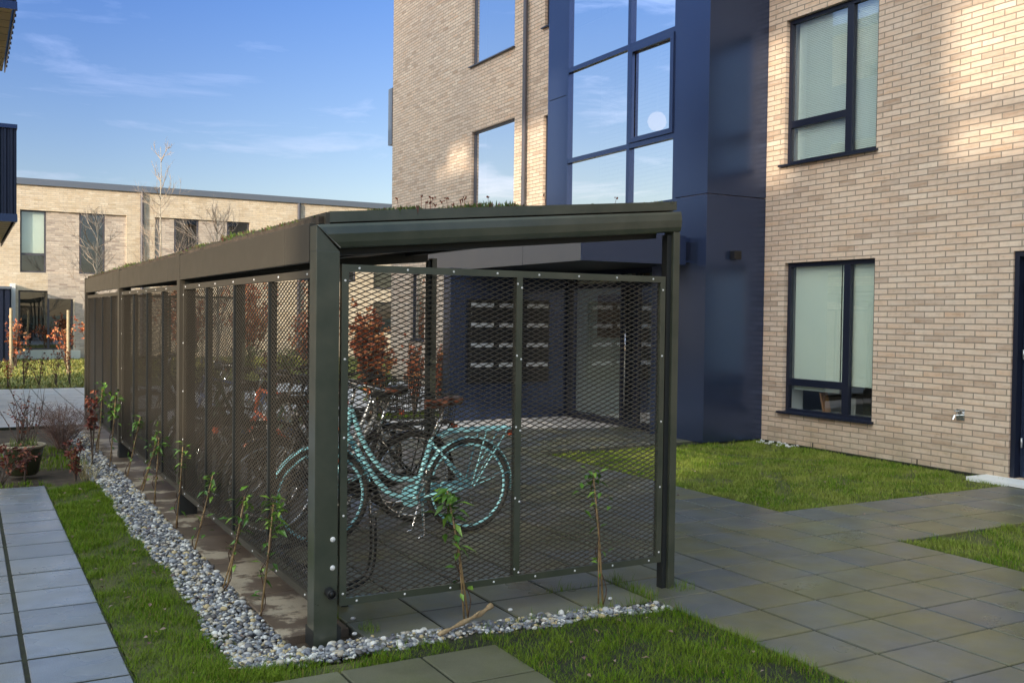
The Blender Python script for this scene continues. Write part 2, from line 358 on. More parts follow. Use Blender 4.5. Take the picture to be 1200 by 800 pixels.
slabs('paving_strip', 'slab_brown', [1.37, 1.72], frange(4.75, 15.15, .4), gap=.006)
# left path and slabs in the foreground
slabs('path', 'slab_left', [.65-.41*i for i in range(9, -1, -1)], [9.9-.41*i for i in range(14, -1, -1)], gap=.022, gy=.030, jig=.0014)
struct(MB().box(-3.2, .65, 4.17, 9.9, -.044, -.006).build('path_bed', 'joint'))
slabs('front_path', 'slab_front', [2.27-.4*i for i in range(12, -1, -1)], [4.19-.4*i for i in range(9, -1, -1)], gap=.014, skip=lambda x, y: False, ztop=.001)
struct(MB().box(-2.7, 2.27, .5, 4.168, -.044, -.007).build('front_path_bed', 'joint'))
# pale terrace behind
TX = frange(-9.6, 9.2, .4)
slabs('terrace', 'slab_terrace', TX, frange(15.1, 22.3, .2), gap=.012)
slabs('terrace_path', 'slab_terrace', [.3-.4*i for i in range(8, -1, -1)], frange(11.1, 15.1, .2), gap=.012)
struct(MB().box(-9.6, 9.3, 15.1, 22.3, -.044, -.007).build('terrace_bed', 'joint'))
# lawns (soil sheets)
LAWN = {'left': [(.66, 1.16, 4.2, 9.9)], 'front': [(2.28, 3.41, -1, 4.3)], 'right': [(5.97, 9.30, 6.05, 9.78)], 'near': [(5.97, 9.3, -1, 4.83), (5.55, 5.96, -1, 3.62)]}
mb = MB()
for q in LAWN.values():
    for x0, x1, y0, y1 in q: mb.box(x0, x1, y0, y1, -.0445, -.012 if x0 < 5 else -.022)
mb.box(-4, 1.3, 4.19, 4.32, -.044, -.0215); mb.box(1.16, 2.28, 4.19, 4.33, -.044, -.0225)
struct(mb.build('lawn_ground', 'lawn_soil'))
struct(MB().box(-14, 30, 22.6, 37, -.078, -.02).build('far_lawn_ground', 'lawn_soil'))
# edge strip between brick wall and lawn
struct(MB().box(9.275, 9.335, 2., 9.8, -.05, .006).build('foundation_strip', 'joint'))

def blades(name, rects, dens, h, w, mat, lean=.6, inside=None, z=-.02, parent=None, patch=None):
    Ps = []
    for x0, x1, y0, y1 in rects:
        n = int((x1-x0)*(y1-y0)*dens); p = np.stack([rng.uniform(x0, x1, n), rng.uniform(y0, y1, n)], 1); Ps.append(p)
    P = np.concatenate(Ps)
    # clumpy density
    cl = np.sin(P[:, 0]*9.1+np.sin(P[:, 1]*7.3)*2)*np.sin(P[:, 1]*8.3+np.sin(P[:, 0]*6.1)*2)
    bare = np.sin(P[:, 0]*3.9+2*np.sin(P[:, 1]*2.3))*np.sin(P[:, 1]*4.4+2*np.sin(P[:, 0]*3.1)+1); keep = rng.uniform(0, 1, len(P)) < (.75+.3*cl)*np.where(bare > .72, .25, 1); P = P[keep]; cl = cl[keep]
    if inside is not None: k = inside(P); P = P[k]; cl = cl[k]
    n = len(P); a = rng.uniform(0, 2*PI, n); H = h*rng.uniform(.35, 1.2, n)*np.where(rng.uniform(0, 1, n) < .04, 1.7, 1)*(1+.25*cl); L = H*rng.uniform(.1, lean*1.6, n)
    d = np.stack([np.cos(a), np.sin(a)], 1); s = np.stack([-d[:, 1], d[:, 0]], 1)*(w*rng.uniform(.6, 1.2, n))[:, None]/2
    V = np.zeros((n, 5, 3))
    V[:, 0, :2] = P-s; V[:, 1, :2] = P+s; V[:, 2, :2] = P+d*(L*.35)[:, None]+s*.8; V[:, 3, :2] = P+d*(L*.35)[:, None]-s*.8; V[:, 4, :2] = P+d*L[:, None]
    V[:, :, 2] = z; V[:, 2, 2] += H*.6; V[:, 3, 2] += H*.6; V[:, 4, 2] += H
    b = (np.arange(n)*5)[:, None]
    F = np.concatenate([b+np.array([[0, 1, 2]]), b+np.array([[0, 2, 3]]), b+np.array([[3, 2, 4]])])
    return raw(name, V.reshape(-1, 3), F, mat, parent)
def gl(y):   # left edge of the gravel strip
    return 1.085 + .018*np.sin(y*2.1+1) + .012*np.sin(y*7.3)
g = blades('grass', [(.64, 1.25, 4.25, 9.95)], 26000, .036, .0026, 'grass', lean=.8, inside=lambda P: (P[:, 0] < gl(P[:, 1])+.02*np.sin(P[:, 1]*31)*np.sin(P[:, 1]*13)) | (P[:, 1] < 4.40))
tag(g, 'narrow strip of green grass between left slab path and pebble border', 'grass', kind='stuff')
g = blades('grass', [(2.25, 3.43, 2.0, 4.3)], 24000, .040, .0026, 'grass', lean=.8, inside=lambda P: P[:, 1] < 4.30+.03*np.sin(P[:, 0]*9))
tag(g, 'lush green grass patch in the foreground between mossy slabs and grey paving', 'grass', kind='stuff')
g = blades('grass', [(-2, 2.3, 4.19, 4.42)], 22000, .036, .0026, 'grass', lean=.9, inside=lambda P: (P[:, 1] < np.interp(P[:, 0], [-2, 1.07, 1.5, 2.2, 3.4], [4.5, 4.46, 4.35, 4.35, 4.26])+.03*np.sin(P[:, 0]*11)))
tag(g, 'thin fringe of grass between the pebbles and the front mossy slabs', 'grass', kind='stuff')
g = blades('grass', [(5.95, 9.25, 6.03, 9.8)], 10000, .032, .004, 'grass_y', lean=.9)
tag(g, 'patchy yellowish green lawn below the brick wall window', 'grass', kind='stuff')
g = blades('grass', [(5.95, 8.2, 2.4, 4.85), (5.53, 5.97, 2., 3.64)], 11000, .036, .0036, 'grass_y', lean=.8)
tag(g, 'small green lawn at the right edge of the paving', 'grass', kind='stuff')
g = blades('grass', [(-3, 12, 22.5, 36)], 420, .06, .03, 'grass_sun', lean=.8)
tag(g, 'sunlit yellow green lawn in front of the far brick building', 'grass', kind='stuff')
g = blades('grass', [(.35, 1.15, 10.9, 12.9), (-.5, .65, 9.95, 10.2), (3.6, 9.2, 13.9, 14.9)], 2500, .05, .006, 'grass')
tag(g, 'rough grass around the planted pot and behind the shelter', 'grass', kind='stuff')
# weeds in the joints around the shelter posts
g = blades('weed_tufts', [(3.62, 3.78, 4.5, 4.64), (1.75, 1.84, 4.6, 4.72), (3.4, 3.5, 4.45, 4.9), (2.95, 3.4, 4.815, 4.845), (3.41, 3.43, 3.2, 4.8), (2.3, 3.4, 4.41, 4.45), (1.70, 1.73, 4.9, 9)], 6000, .05, .003, 'grass', z=-.01)
tag(g, 'little grass weeds growing in the slab joints around the shelter posts', 'weeds', kind='stuff')

# gravel
def ico():
    bm = bmesh.new(); bmesh.ops.create_icosphere(bm, subdivisions=2, radius=1.); bm.verts.ensure_lookup_table()
    v = np.array([p.co[:] for p in bm.verts]); f = np.array([[q.index for q in p.verts] for p in bm.faces]); bm.free(); return v, f
IV, IF = ico()
def pebbles(name, P, size, mat='pebble'):
    n = len(P); sc = size*rng.lognormal(-.08, .32, (n, 1)).clip(.45, 1.9)*np.stack([rng.uniform(.8, 1.3, n), rng.uniform(.7, 1.1, n), rng.uniform(.5, .8, n)], 1)
    V = IV[None]*sc[:, None, :]
    # lumpy
    ph = rng.uniform(0, 6, (n, 1, 3)); V = V*(1+.13*np.sin(IV[None]*3.1+ph).sum(2, keepdims=True)/1.5)
    a = rng.uniform(0, 2*PI, n); t = rng.normal(0, .35, n); ca, sa, ct, st = np.cos(a), np.sin(a), np.cos(t), np.sin(t)
    x = V[..., 0]; y = V[..., 1]; z = V[..., 2]; y, z = y*ct[:, None]-z*st[:, None], y*st[:, None]+z*ct[:, None]
    x, y = x*ca[:, None]-y*sa[:, None], x*sa[:, None]+y*ca[:, None]
    V = np.stack([x, y, z], 2)+P[:, None, :]
    F = (IF[None]+(np.arange(n)*len(IV))[:, None, None]).reshape(-1, 3)
    return raw(name, V.reshape(-1, 3), F, mat, smooth=True)
n = 24000; y = rng.uniform(4.42, 15, n); x = rng.uniform(.88, 1.38, n)
k = (x > gl(y)-.01) & (x < 1.365); k2 = (y < 10.5) | (rng.uniform(0, 1, n) < .4); k &= k2
P1 = np.stack([x[k], y[k]], 1)
x = rng.uniform(1.07, 3.42, 6200); y = rng.uniform(4.22, 4.60, 6200)
top = np.interp(x, [1.07, 1.7, 2.2, 3.0, 3.42], [4.60, 4.57, 4.53, 4.47, 4.38]) + .012*np.sin(x*17)
k = (y < top) & (y > np.interp(x, [1.07, 1.5, 2.2, 3.42], [4.47, 4.36, 4.36, 4.27])+.018*np.sin(x*9)+.01*np.sin(x*23)) & ~((x > 1.44) & (x < 1.64) & (y > 4.55))
P2 = np.stack([x[k], y[k]], 1)
P = np.concatenate([P1, P2]); P = np.concatenate([P, rng.uniform(-.028, .006, (len(P), 1))], 1)
tag(pebbles('gravel', P, .0115), 'border of grey white and tan river pebbles around the shelter foot', 'gravel', kind='stuff')
P = np.stack([rng.uniform(9.1, 9.28, 45), rng.uniform(9.1, 9.75, 45), rng.uniform(-.03, .01, 45)], 1)
tag(pebbles('gravel', P, .02, 'white_stone'), 'white stone chips where the blue panel meets the brick wall', 'gravel', kind='stuff')
for (px, py, lb) in ((2.59, 4.62, 'small white pebble on the dark slab right of the first front vine'), (1.78, 4.86, 'small white pebble lying just inside the corner post'), (1.70, 4.62, 'small white pebble beside the foot of the corner post'), (3.2, 4.55, 'small pale pebble on the slab behind the second front vine')):
    mbp = MB(); mbp.add([tuple(v*np.array([.014, .011, .009])) for v in IV], [tuple(f) for f in IF])
    o = mbp.build('pebble', 'white_stone', smooth=True); o.location = (px, py, .009); tag(o, lb, 'pebble', 'loose white pebbles on the slabs')

# ------------------------------------------------------------------ bike shelter
X0, X1, Y0, Y1 = 1.48, 3.69, 4.59, 14.95
PY = [4.59, 8.0, 11.45, 14.85]
sh = thing('bike_shelter', (X0, Y0, 0), 'dark green steel bike shelter with expanded mesh sides and planted roof', 'bike shelter')
def zroof(x): return 2.03 + .2*(x-X0)/(X1-X0)     # top of the beam
for i, y in enumerate(PY):
    mb = MB()
    zt = 2.03 if i == 0 else 2.10
    mb.box(X0, X0+.118, y, y+.105, -.03, zt-.125 if i == 0 else 1.9)
    if i == 0:
        mb.add([(X0, y, 1.905), (X0+.118, y, 1.905), (X0, y, 2.03), (X0, y+.105, 1.905), (X0+.118, y+.105, 1.905), (X0, y+.105, 2.03)], [(0, 1, 2), (3, 5, 4), (0, 2, 5, 3), (1, 4, 5, 2)])
    p = mb.build('post', 'steel' if i == 0 else 'steel_dark', sh, bevel=.003)  # rear left posts: shade on the steel put into a darker colour
    if i == 0: front_post = p
    if i: MB().box(X0-.006, X0+.035, y-.002, y+.105, .165, 2.06).build('post_lit_face', 'steel_sunlit', sh)  # added sheet: sunlit outer face of the post, warm tone painted in
    pr_ = MB().box(X1-.047, X1, y, y+.09, -.03, zroof(X1)-.12).build('post', 'steel', sh, bevel=.003)
    MB().box(X1-.078, X1-.0475, y+.02, y+.07, -.03, zroof(X1)-.14).build('post_liner', 'steel_dark', sh)
    MB().box(X0-.001, X0+.14, y-.004+.008, y+.13, -.03, .06).build('post_foot', 'steel_dark', sh)
# bolts and drain spout on the corner post
for z in (.36, .50):
    o = MB().lathe([(0, .008), (.008, .007), (.0125, .003), (.0135, 0)], n=16).build('bolt', 'screw', front_post, smooth=True)
    o.location = (.093, -.0, z); o.rotation_euler = (R(90), 0, 0); o.data.transform(Matrix.Translation(parent_loc(front_post)))
mb = MB(); c = (X0+.075, Y0, .245)
for r0, r1 in ((.024, .018),):
    mb.tube([(c[0], c[1]+.01, c[2]), (c[0], c[1]-.05, c[2]-.003)], r0, 20, cap=False); mb.tube([(c[0], c[1]-.05, c[2]-.003), (c[0], c[1]+.0, c[2])], r1, 20, cap=True)
    mb.ring((c[0], c[1]-.05, c[2]-.003), .021, .0035, 'y', 24, 6)
mb.build('drain_spout', 'black', front_post, smooth=True)
# front roof beam with mitred corner
def beam(y, d, name):
    x0, x1 = X0, X1+.0; zl, zr = 2.03, 2.23; h = .125
    a = [(x0+.0, zl), (x0+.118, zl-h+.0107), (x1, zr-.118), (x1, zr)]
    mb = MB()
    # moulded front: slight bulge profile in 3 strips
    prof = [(0, 0.), (.014, -.006), (.05, -.012), (.09, -.008), (.113, .0), (.118, .012)]
    V = []; 
    for xx, zt in ((None, None), (x1, zr)):
        for dz, dy in prof:
            if xx is None: V.append((x0+dz, y+dy, zl-dz+dz*.09))
            else: V.append((x1, y+dy, zr-dz))
    k = len(prof); V += [(x0+.0, y+d, zl), (x0+.118, y+d, zl-.107), (x1, y+d, zr), (x1, y+d, zr-.118)]
    F = [(i, i+1, k+i+1, k+i) for i in range(k-1)] + [(0, k, 2*k+2, 2*k), (k-1, 2*k+1, 2*k+3, 2*k-1), (2*k, 2*k+2, 2*k+3, 2*k+1), tuple(range(k))+(2*k+1, 2*k), tuple(range(k, 2*k))+(2*k+3, 2*k+2)]
    mb.add(V, F); return mb.build(name, 'steel', sh)
beam(Y0-.004, .10, 'roof_beam')
beam(PY[3]+.02, .08, 'roof_beam')
# light welded seam at the mitre
MB().tube([(X0+.002, Y0-.006, 2.028), (X0+.117, Y0-.012, 1.922)], .0022, 6).build('mitre_seam', 'zinc', sh)
# roof edge profile above the beam, set back
mb = MB(); yk = Y0+.03
mb.hexa([(X0+.075, yk, 2.047), (X1-.005, yk, 2.242), (X0+.075, yk+.03, 2.047), (X1-.005, yk+.03, 2.242), (X0+.075, yk, 2.10), (X1-.005, yk, 2.292), (X0+.075, yk+.03, 2.10), (X1-.005, yk+.03, 2.292)])
mb.build('roof_edge', 'steel', sh)
mb = MB(); mb.hexa([(X0+.03, yk+.031, 2.04), (X1-.03, yk+.031, 2.235), (X0+.03, Y1-.04, 2.04), (X1-.03, Y1-.04, 2.235), (X0+.03, yk+.031, 2.075), (X1-.03, yk+.031, 2.27), (X0+.03, Y1-.04, 2.075), (X1-.03, Y1-.04, 2.27)])
roof = mb.build('roof_deck', 'soil', sh)
MB().box(X0+.055, X0+.075, yk, Y1, 2.033, 2.095).build('roof_edge', 'steel_sunlit', sh)
MB().box(X1-.025, X1-.005, yk+.031, Y1, 2.235, 2.287).build('roof_edge', 'steel', sh)
# underside: dark corrugated soffit and purlins
mb = MB(); mb.hexa([(X0+.12, Y0+.11, 2.0), (X1-.09, Y0+.11, 2.19), (X0+.12, Y1-.1, 2.0), (X1-.09, Y1-.1, 2.19), (X0+.12, Y0+.11, 2.02), (X1-.09, Y0+.11, 2.21), (X0+.12, Y1-.1, 2.02), (X1-.09, Y1-.1, 2.21)])
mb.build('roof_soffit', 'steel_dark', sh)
for y in PY:
    mb = MB(); yy = y+.11 if y < 5 else y
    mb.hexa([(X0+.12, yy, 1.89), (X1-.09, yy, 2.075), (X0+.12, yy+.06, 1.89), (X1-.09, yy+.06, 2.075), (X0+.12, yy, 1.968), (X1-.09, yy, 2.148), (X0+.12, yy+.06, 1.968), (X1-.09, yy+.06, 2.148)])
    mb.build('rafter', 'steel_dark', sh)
for x in (X0+.25, X0+1.1, X1-.3):
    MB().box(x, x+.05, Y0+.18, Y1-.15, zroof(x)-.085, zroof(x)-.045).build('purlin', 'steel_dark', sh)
MB().box(X1-.07, X1-.015, Y0+.1, Y1-.1, 2.205, 2.228).build('side_beam', 'steel', sh)
# fascia panels of the left side
for i in range(3):
    a = PY[i]+.107; b = PY[i+1]-.004
    for (p, q) in ((a, a+.42), (a+.426, b)):
        MB().box(X0-.004, X0+.03, p, q, 1.855, 2.045 + .0).build('fascia_panel', 'steel_sunlit', sh, bevel=.002)
# expanded metal
PXm, PZm = .063, .0262
def expanded(u0, u1, z0, z1, along, pos, flip=1):
    w = .0071 if along == 'x' else .0060; t = .0013
    n = int(round((u1-u0)/(PXm/2))); du = (u1-u0)/n; rows = int((z1-z0)/(PZm/2))
    i = np.arange(n+1); V = []; F = []
    ang = R(27)*flip
    # cross-section corners (depth, z)
    cs = np.array([(-w/2, -t/2), (w/2, -t/2), (w/2, t/2), (-w/2, t/2)])*1.0
    ca, sa = math.cos(ang), math.sin(ang); cs = np.stack([cs[:, 0]*ca-cs[:, 1]*sa*1.4, cs[:, 0]*sa+cs[:, 1]*1.9], 1)
    Vs = np.zeros((rows, n+1, 4, 3)); r = np.arange(rows)
    zc = z0 + (r+.5)*PZm/2
    zig = np.where((i[None]+r[:, None]) % 2 == 0, 1, -1)*PZm/4*.93
    Z = zc[:, None]+zig; U = u0+i*du
    for c in range(4):
        if along == 'x': Vs[:, :, c, 0] = U[None]; Vs[:, :, c, 1] = pos+cs[c, 0]
        else: Vs[:, :, c, 1] = U[None]; Vs[:, :, c, 0] = pos-cs[c, 0]
        Vs[:, :, c, 2] = Z+cs[c, 1]
    idx = np.arange(rows*(n+1)*4).reshape(rows, n+1, 4)
    for c in range(4):
        d = (c+1) % 4; F.append(np.stack([idx[:, :-1, c], idx[:, :-1, d], idx[:, 1:, d], idx[:, 1:, c]], -1).reshape(-1, 4))
    return Vs.reshape(-1, 3), np.concatenate(F)
screw_me = None
def screw(parent, x, y, z, axis):
    global screw_me
    if screw_me is None:
        o = MB().lathe([(0, .004), (.0045, .0032), (.0062, 0)], n=10).build('screw', 'screw', smooth=True); screw_me = o.data
        bpy.data.objects.remove(o)
    s = bpy.data.objects.new('screw', screw_me); COL.objects.link(s); s.parent = parent
    s.location = Vector((x, y, z)) - parent_loc(parent); s.rotation_euler = (R(90), 0, 0) if axis == 'y' else (0, R(-90), 0)
def screen(axis, pos, u0, u1, z0, z1, mull, label=None, fw=.035):
    """framed mesh panel; frame face at pos, thickness .03 going inwards"""
    t = .03; mb = MB()
    def bx(a, b, c, d, off=0.): 
        if axis == 'y': mb.box(a, b, pos+off, pos+t, c, d)
        else: mb.box(pos+off, pos+t, a, b, c, d)
    bx(u0, u1, z0, z0+fw); bx(u0, u1, z1-fw, z1); bx(u0, u0+fw, z0+fw, z1-fw); bx(u1-fw, u1, z0+fw, z1-fw)
    fr = mb.build('screen_frame', 'steel' if axis == 'y' else 'steel_sunlit', sh)  # side frames: same steel, sun warmth put into the colour
    mw = .036 if axis == 'y' else .022
    edges = [u0+fw] + [e for m in mull for e in (m-mw/2, m+mw/2)] + [u1-fw]
    for m in mull:
        mb = MB(); 
        if axis == 'y': mb.box(m-mw/2, m+mw/2, pos+.002, pos+t+.01, z0+fw, z1-fw)
        else: mb.box(pos+.002, pos+t+.02, m-mw/2, m+mw/2, z0+fw, z1-fw)
        mb.build('mullion', 'steel' if axis == 'y' else 'steel_dark', fr)
    for a, b in zip(edges[::2], edges[1::2]):
        V, F = expanded(a, b, z0+fw-.004, z1-fw+.004, 'x' if axis == 'y' else 'y', pos+.018, 1)
        raw('mesh_panel', V, F, 'mesh', fr)
    h = [z0+.06, *[z0+.06+(z1-z0-.14)*k/4 for k in (1, 2, 3)], z1-.08]
    if axis == 'y' and pos < 6:
        for z in h:
            for u in (u0+fw/2, u1-fw/2): screw(fr, u, pos, z, 'y')
            for m in mull: screw(fr, m-mw*.36, pos+.002, z+.01, 'y'); screw(fr, m+mw*.36, pos+.002, z-.01, 'y')
        nn = 8
        for k in range(nn):
            u = u0+.09+(u1-u0-.18)*k/(nn-1)
            for z in (z0+fw/2, z1-fw/2): screw(fr, u, pos, z, 'y')
    elif axis == 'x' and u0 < 9:
        for u in [u0+.1+(u1-u0-.2)*k/6 for k in range(7)]:
            for z in (z0+fw/2, z1-fw/2): screw(fr, pos, u, z, 'x')
        for z in h:
            for u in (u0+fw/2, u1-fw/2): screw(fr, pos, u, z, 'x')
    return fr
screen('y', Y0+.002, X0+.13, X1-.10, .165, 1.845, [2.61])
screen('y', PY[3]+.03, X0+.13, X1-.10, .165, 1.845, [2.61])
for i in range(3):
    a = PY[i]+.107; b = PY[i+1]-.004; w_ = (b-a)/4
    screen('x', X0+.02, a, b, .165, 1.818, [a+w_*k for k in (1, 2, 3)], fw=.04)
# sedum on the roof edge
def sedum(name, pts, h0):
    V = []; F = []
    for (x, y, z) in pts:
        n = random.randint(8, 16); hm = h0*(.7+1.0*max(0, math.sin(x*7.1+y*3.3)*math.sin(x*3.7+y*2.1+1)))
        for _ in range(n):
            a = random.uniform(0, 2*PI); h = hm*random.uniform(.3, 1.3); r = random.uniform(0, .028)
            bx, by = x+r*math.cos(a), y+r*math.sin(a); a2 = random.uniform(0, 2*PI); w = random.uniform(.005, .010); l = random.uniform(0, .02)
            o = len(V); V += [(bx-w*math.cos(a2), by-w*math.sin(a2), z), (bx+w*math.cos(a2), by+w*math.sin(a2), z), (bx+l*math.cos(a)+w*.6, by+l*math.sin(a), z+h*.7), (bx+l*1.6*math.cos(a), by+l*1.6*math.sin(a), z+h), (bx+l*math.cos(a)-w*.6, by+l*math.sin(a), z+h*.7)]
            F += [(o, o+1, o+2, o+2), (o, o+2, o+4, o+4), (o+4, o+2, o+3, o+3)]
    F = [f[:3] for f in F]
    return raw(name, V, F, 'sedum', sh)
pts = []
for _ in range(620):
    x = random.uniform(X0+.1, X1-.05); y = random.uniform(yk+.03, yk+.35); pts.append((x, y, zroof(x)+.035))
for _ in range(1900):
    y = yk+.03+(Y1-yk-.1)*random.random(); x = random.uniform(X0+.06, X0+.45); 
    if math.sin(y*5.1)+math.sin(y*2.3+1) > -1.2 or random.random() < .4: pts.append((x, y, zroof(x)+.03))
tag(sedum('sedum_plants', pts, .034), kind='stuff')
# dry reddish flower stems on the roof
mb = MB(); random.seed(3)
for k in range(16):
    x = random.uniform(2.02, 2.32) if k < 11 else random.uniform(1.85, 3.5); y = yk+random.uniform(.03, .1); z = zroof(x)+.04; h = random.uniform(.045, .09); dx = random.uniform(-.02, .02)
    mb.tube([(x, y, z), (x+dx, y, z+h)], .0012, 4)
    for _ in range(5):
        q = (x+dx+random.uniform(-.009, .009), y+random.uniform(-.008, .008), z+h+random.uniform(-.005, .006)); mb.tube([(q[0], q[1], q[2]-.004), (q[0], q[1], q[2]+.004)], [.002, .004], 5)
mb.build('dry_flower', 'redleaf', sh)

# ------------------------------------------------------------------ bikes
def curve(pts, n=8):
    P = [Vector(p) for p in pts]; out = []
    P = [P[0]*2-P[1]] + P + [P[-1]*2-P[-2]]
    for i in range(1, len(P)-2):
        for k in range(n):
            t = k/n; a, b, c, d = P[i-1], P[i], P[i+1], P[i+2]
            out.append(.5*((2*b)+(c-a)*t+(2*a-5*b+4*c-d)*t*t+(3*b-a-3*c+d)*t**3))
    out.append(P[-2]); return out
def bicycle(loc, rz, label, paint, saddle='bleather', rim='chrome', stepthrough=True, basket=False, fender=None, carrier=True, seath=.93, tilt=0, rear_basket=False, hb='chrome'):
    b = thing('bicycle', (0, 0, 0), label, 'bicycle', 'bicycles parked in the shelter')
    rw = (0, 0, .345); fw = (1.13, 0, .345); BB = (.44, 0, .29); rr = .335
    ST = (.30, 0, .70); HT = (.92, 0, .95); HB = (.95, 0, .78)
    mb = MB()
    if stepthrough:
        mb.tube(curve([HB, (.85, 0, .62), (.73, 0, .44), (.60, 0, .32), BB]), .022, 10)
        mb.tube(curve([HT, (.84, 0, .74), (.73, 0, .56), (.59, 0, .44), (.41, 0, .42)]), .019, 10)
    else:
        mb.tube([HB, BB], .018, 10); mb.tube([HT, (.31, 0, .80)], .016, 10)
    mb.tube([BB, ST if stepthrough else (.29, 0, .82)], .019, 10); mb.tube([HT, HB], .021, 10)
    for s in (-1, 1):
        mb.tube([(BB[0]-.03, s*.03, BB[2]), (rw[0], s*.06, rw[2])], .010, 8); mb.tube([(ST[0], s*.02, ST[2]-.03), (rw[0], s*.06, rw[2])], .009, 8)
    mb.tube([(BB[0], -.04, BB[2]), (BB[0], .04, BB[2])], .022, 12)
    mb.build('frame', paint, b, smooth=True)
    mb = MB()
    for s in (-1, 1): mb.tube(curve([(.955, s*.045, .72), (1.01, s*.055, .58), (1.06, s*.055, .45), (fw[0], s*.055, fw[2])], 4), .011, 8)
    mb.tube([(.95, -.05, .72), (.95, .05, .72)], .014, 8); mb.build('fork', paint if paint != 'bblack' else 'bblack', b, smooth=True)
    for c in (rw, fw):
        w = bpy.data.objects.new('wheel', None); COL.objects.link(w); w.parent = b; w.location = c
        MB().ring((0, 0, 0), rr-.005, .019, 'y', 56, 8).build('tyre', 'tyre', smooth=True).parent = w
        MB().ring((0, 0, 0), rr-.032, .0115, 'y', 56, 6).build('rim', rim, smooth=True).parent = w
        mb = MB()
        for k in range(28):
            a = 2*PI*k/28; s = 1 if k % 2 else -1; a2 = a+(.5 if (k//2) % 2 else -.5)
            mb.tube([(.02*math.cos(a2), s*.028, .02*math.sin(a2)), ((rr-.035)*math.cos(a), 0, (rr-.035)*math.sin(a))], .0011, 4, cap=False)
        mb.tube([(0, -.05, 0), (0, .05, 0)], .017, 10); mb.build('spokes', 'chrome').parent = w
    for c, a0, a1 in ((rw, -.15, 2.75), (fw, .35, 2.9)):
        mb = MB(); pr2 = []
        for k in range(33):
            a = a0+(a1-a0)*k/32; cs, sn = math.cos(a), math.sin(a)
            for (dr, dy) in ((.022, -.028), (.031, -.012), (.031, .012), (.022, .028), (.019, .027), (.028, .011), (.028, -.011), (.019, -.027)):
                pr2.append((c[0]+(rr+dr)*cs, dy, c[2]+(rr+dr)*sn))
        F = [(8*i+j, 8*i+(j+1) % 8, 8*i+8+(j+1) % 8, 8*i+8+j) for i in range(32) for j in range(8)]
        mb.add(pr2, F)
        aa = .35 if c is rw else .9
        if True:
            ang = [.25, .95] if c is rw else [2.7]
            for A_ in ang:
                for s in (-1, 1): mb.tube([(c[0], s*.055, c[2]), (c[0]+(-1 if False else 1)*(rr+.02)*math.cos(A_), s*.028, c[2]+(rr+.02)*math.sin(A_))], .003, 5)
        # mirror x so the rear mudguard covers the rear of the rear wheel
        if c is rw: mb.v = [(-p[0], p[1], p[2]) for p in mb.v]; mb.f = [f[::-1] for f in mb.f]
        mb.build('mudguard', fender or paint, b, smooth=True)
    # seat post and saddle
    sp = (.205, 0, seath)
    MB().tube([ST if stepthrough else (.29, 0, .82), sp], .0125, 10).build('seat_post', 'chrome', b, smooth=True)
    V = []; prof = [(-.13, .03, .018), (-.12, .085, .03), (-.05, .095, .028), (.02, .06, .012), (.08, .028, .008), (.14, .018, .010), (.155, .008, .004)]
    for x, w, zz in prof:
        for q in range(10):
            a = 2*PI*q/10; V.append((sp[0]+x, w*math.cos(a), sp[2]+.03+zz+(.022 if math.sin(a) > 0 else .045)*math.sin(a)))
    mb = MB(); mb.add(V, [(10*i+j, 10*i+(j+1) % 10, 10*i+10+(j+1) % 10, 10*i+10+j) for i in range(6) for j in range(10)] + [tuple(range(10)), tuple(range(60, 70))]); mb.build('saddle', saddle, b, smooth=True)
    # handlebar
    st = (.89, 0, 1.09)
    mb = MB(); mb.tube([HT, st], .0125, 8)
    mb.tube(curve([(.68, -.27, 1.08), (.78, -.265, 1.09), (.90, -.2, 1.12), (.94, -.06, 1.10), (.94, .06, 1.10), (.90, .2, 1.12), (.78, .265, 1.09), (.68, .27, 1.08)], 5), .011, 8)
    h = mb.build('handlebar', hb, b, smooth=True)
    for s in (-1, 1): MB().tube([(.66, s*.27, 1.078), (.775, s*.266, 1.089)], .0165, 10).build('grip', saddle, h, smooth=True)
    mb = MB()
    for s in (-1, 1): mb.tube(curve([(.80, s*.25, 1.08), (.98, s*.12, 1.16), (1.02, s*.03, 1.02), (.97, s*.02, .84), (.97, 0, .74)], 5), .0028, 5); mb.tube([(.80, s*.245, 1.075), (.72, s*.25, 1.045)], .005, 5)
    mb.build('brake_cable', 'black', h)
    # crank, chain guard, pedals
    mb = MB()
    mb.prism([(BB[0]+.08*math.cos(a), BB[2]+.08*math.sin(a)) for a in [PI*(-.5+k/8) for k in range(9)]] + [(0, rw[2]+.035), (-.035, rw[2]), (0, rw[2]-.035)], -.055, -.04)
    mb.build('chain_guard', fender or paint, b, bevel=.003)
    mb = MB(); mb.tube([(BB[0], -.07, BB[2]), (BB[0]+.08, -.08, BB[2]-.15)], .009, 6); mb.tube([(BB[0], .06, BB[2]), (BB[0]-.08, .08, BB[2]+.15)], .009, 6)
    cr = mb.build('crank', 'chrome', b)
    for x, y_, z in ((BB[0]+.08, -.135, BB[2]-.15), (BB[0]-.08, .135, BB[2]+.15)): MB().box(x-.045, x+.045, y_-.045, y_+.045, z-.012, z+.012).build('pedal', 'black', cr, bevel=.004)
    mb = MB()
    for s in (-1, 1): mb.tube([(BB[0]-.06, s*.03, BB[2]-.03), (BB[0]-.04, s*.10, .03), (BB[0]-.04+.05, s*.12, .012)], .011, 8)
    mb.build('kickstand', 'chrome', b, smooth=True)
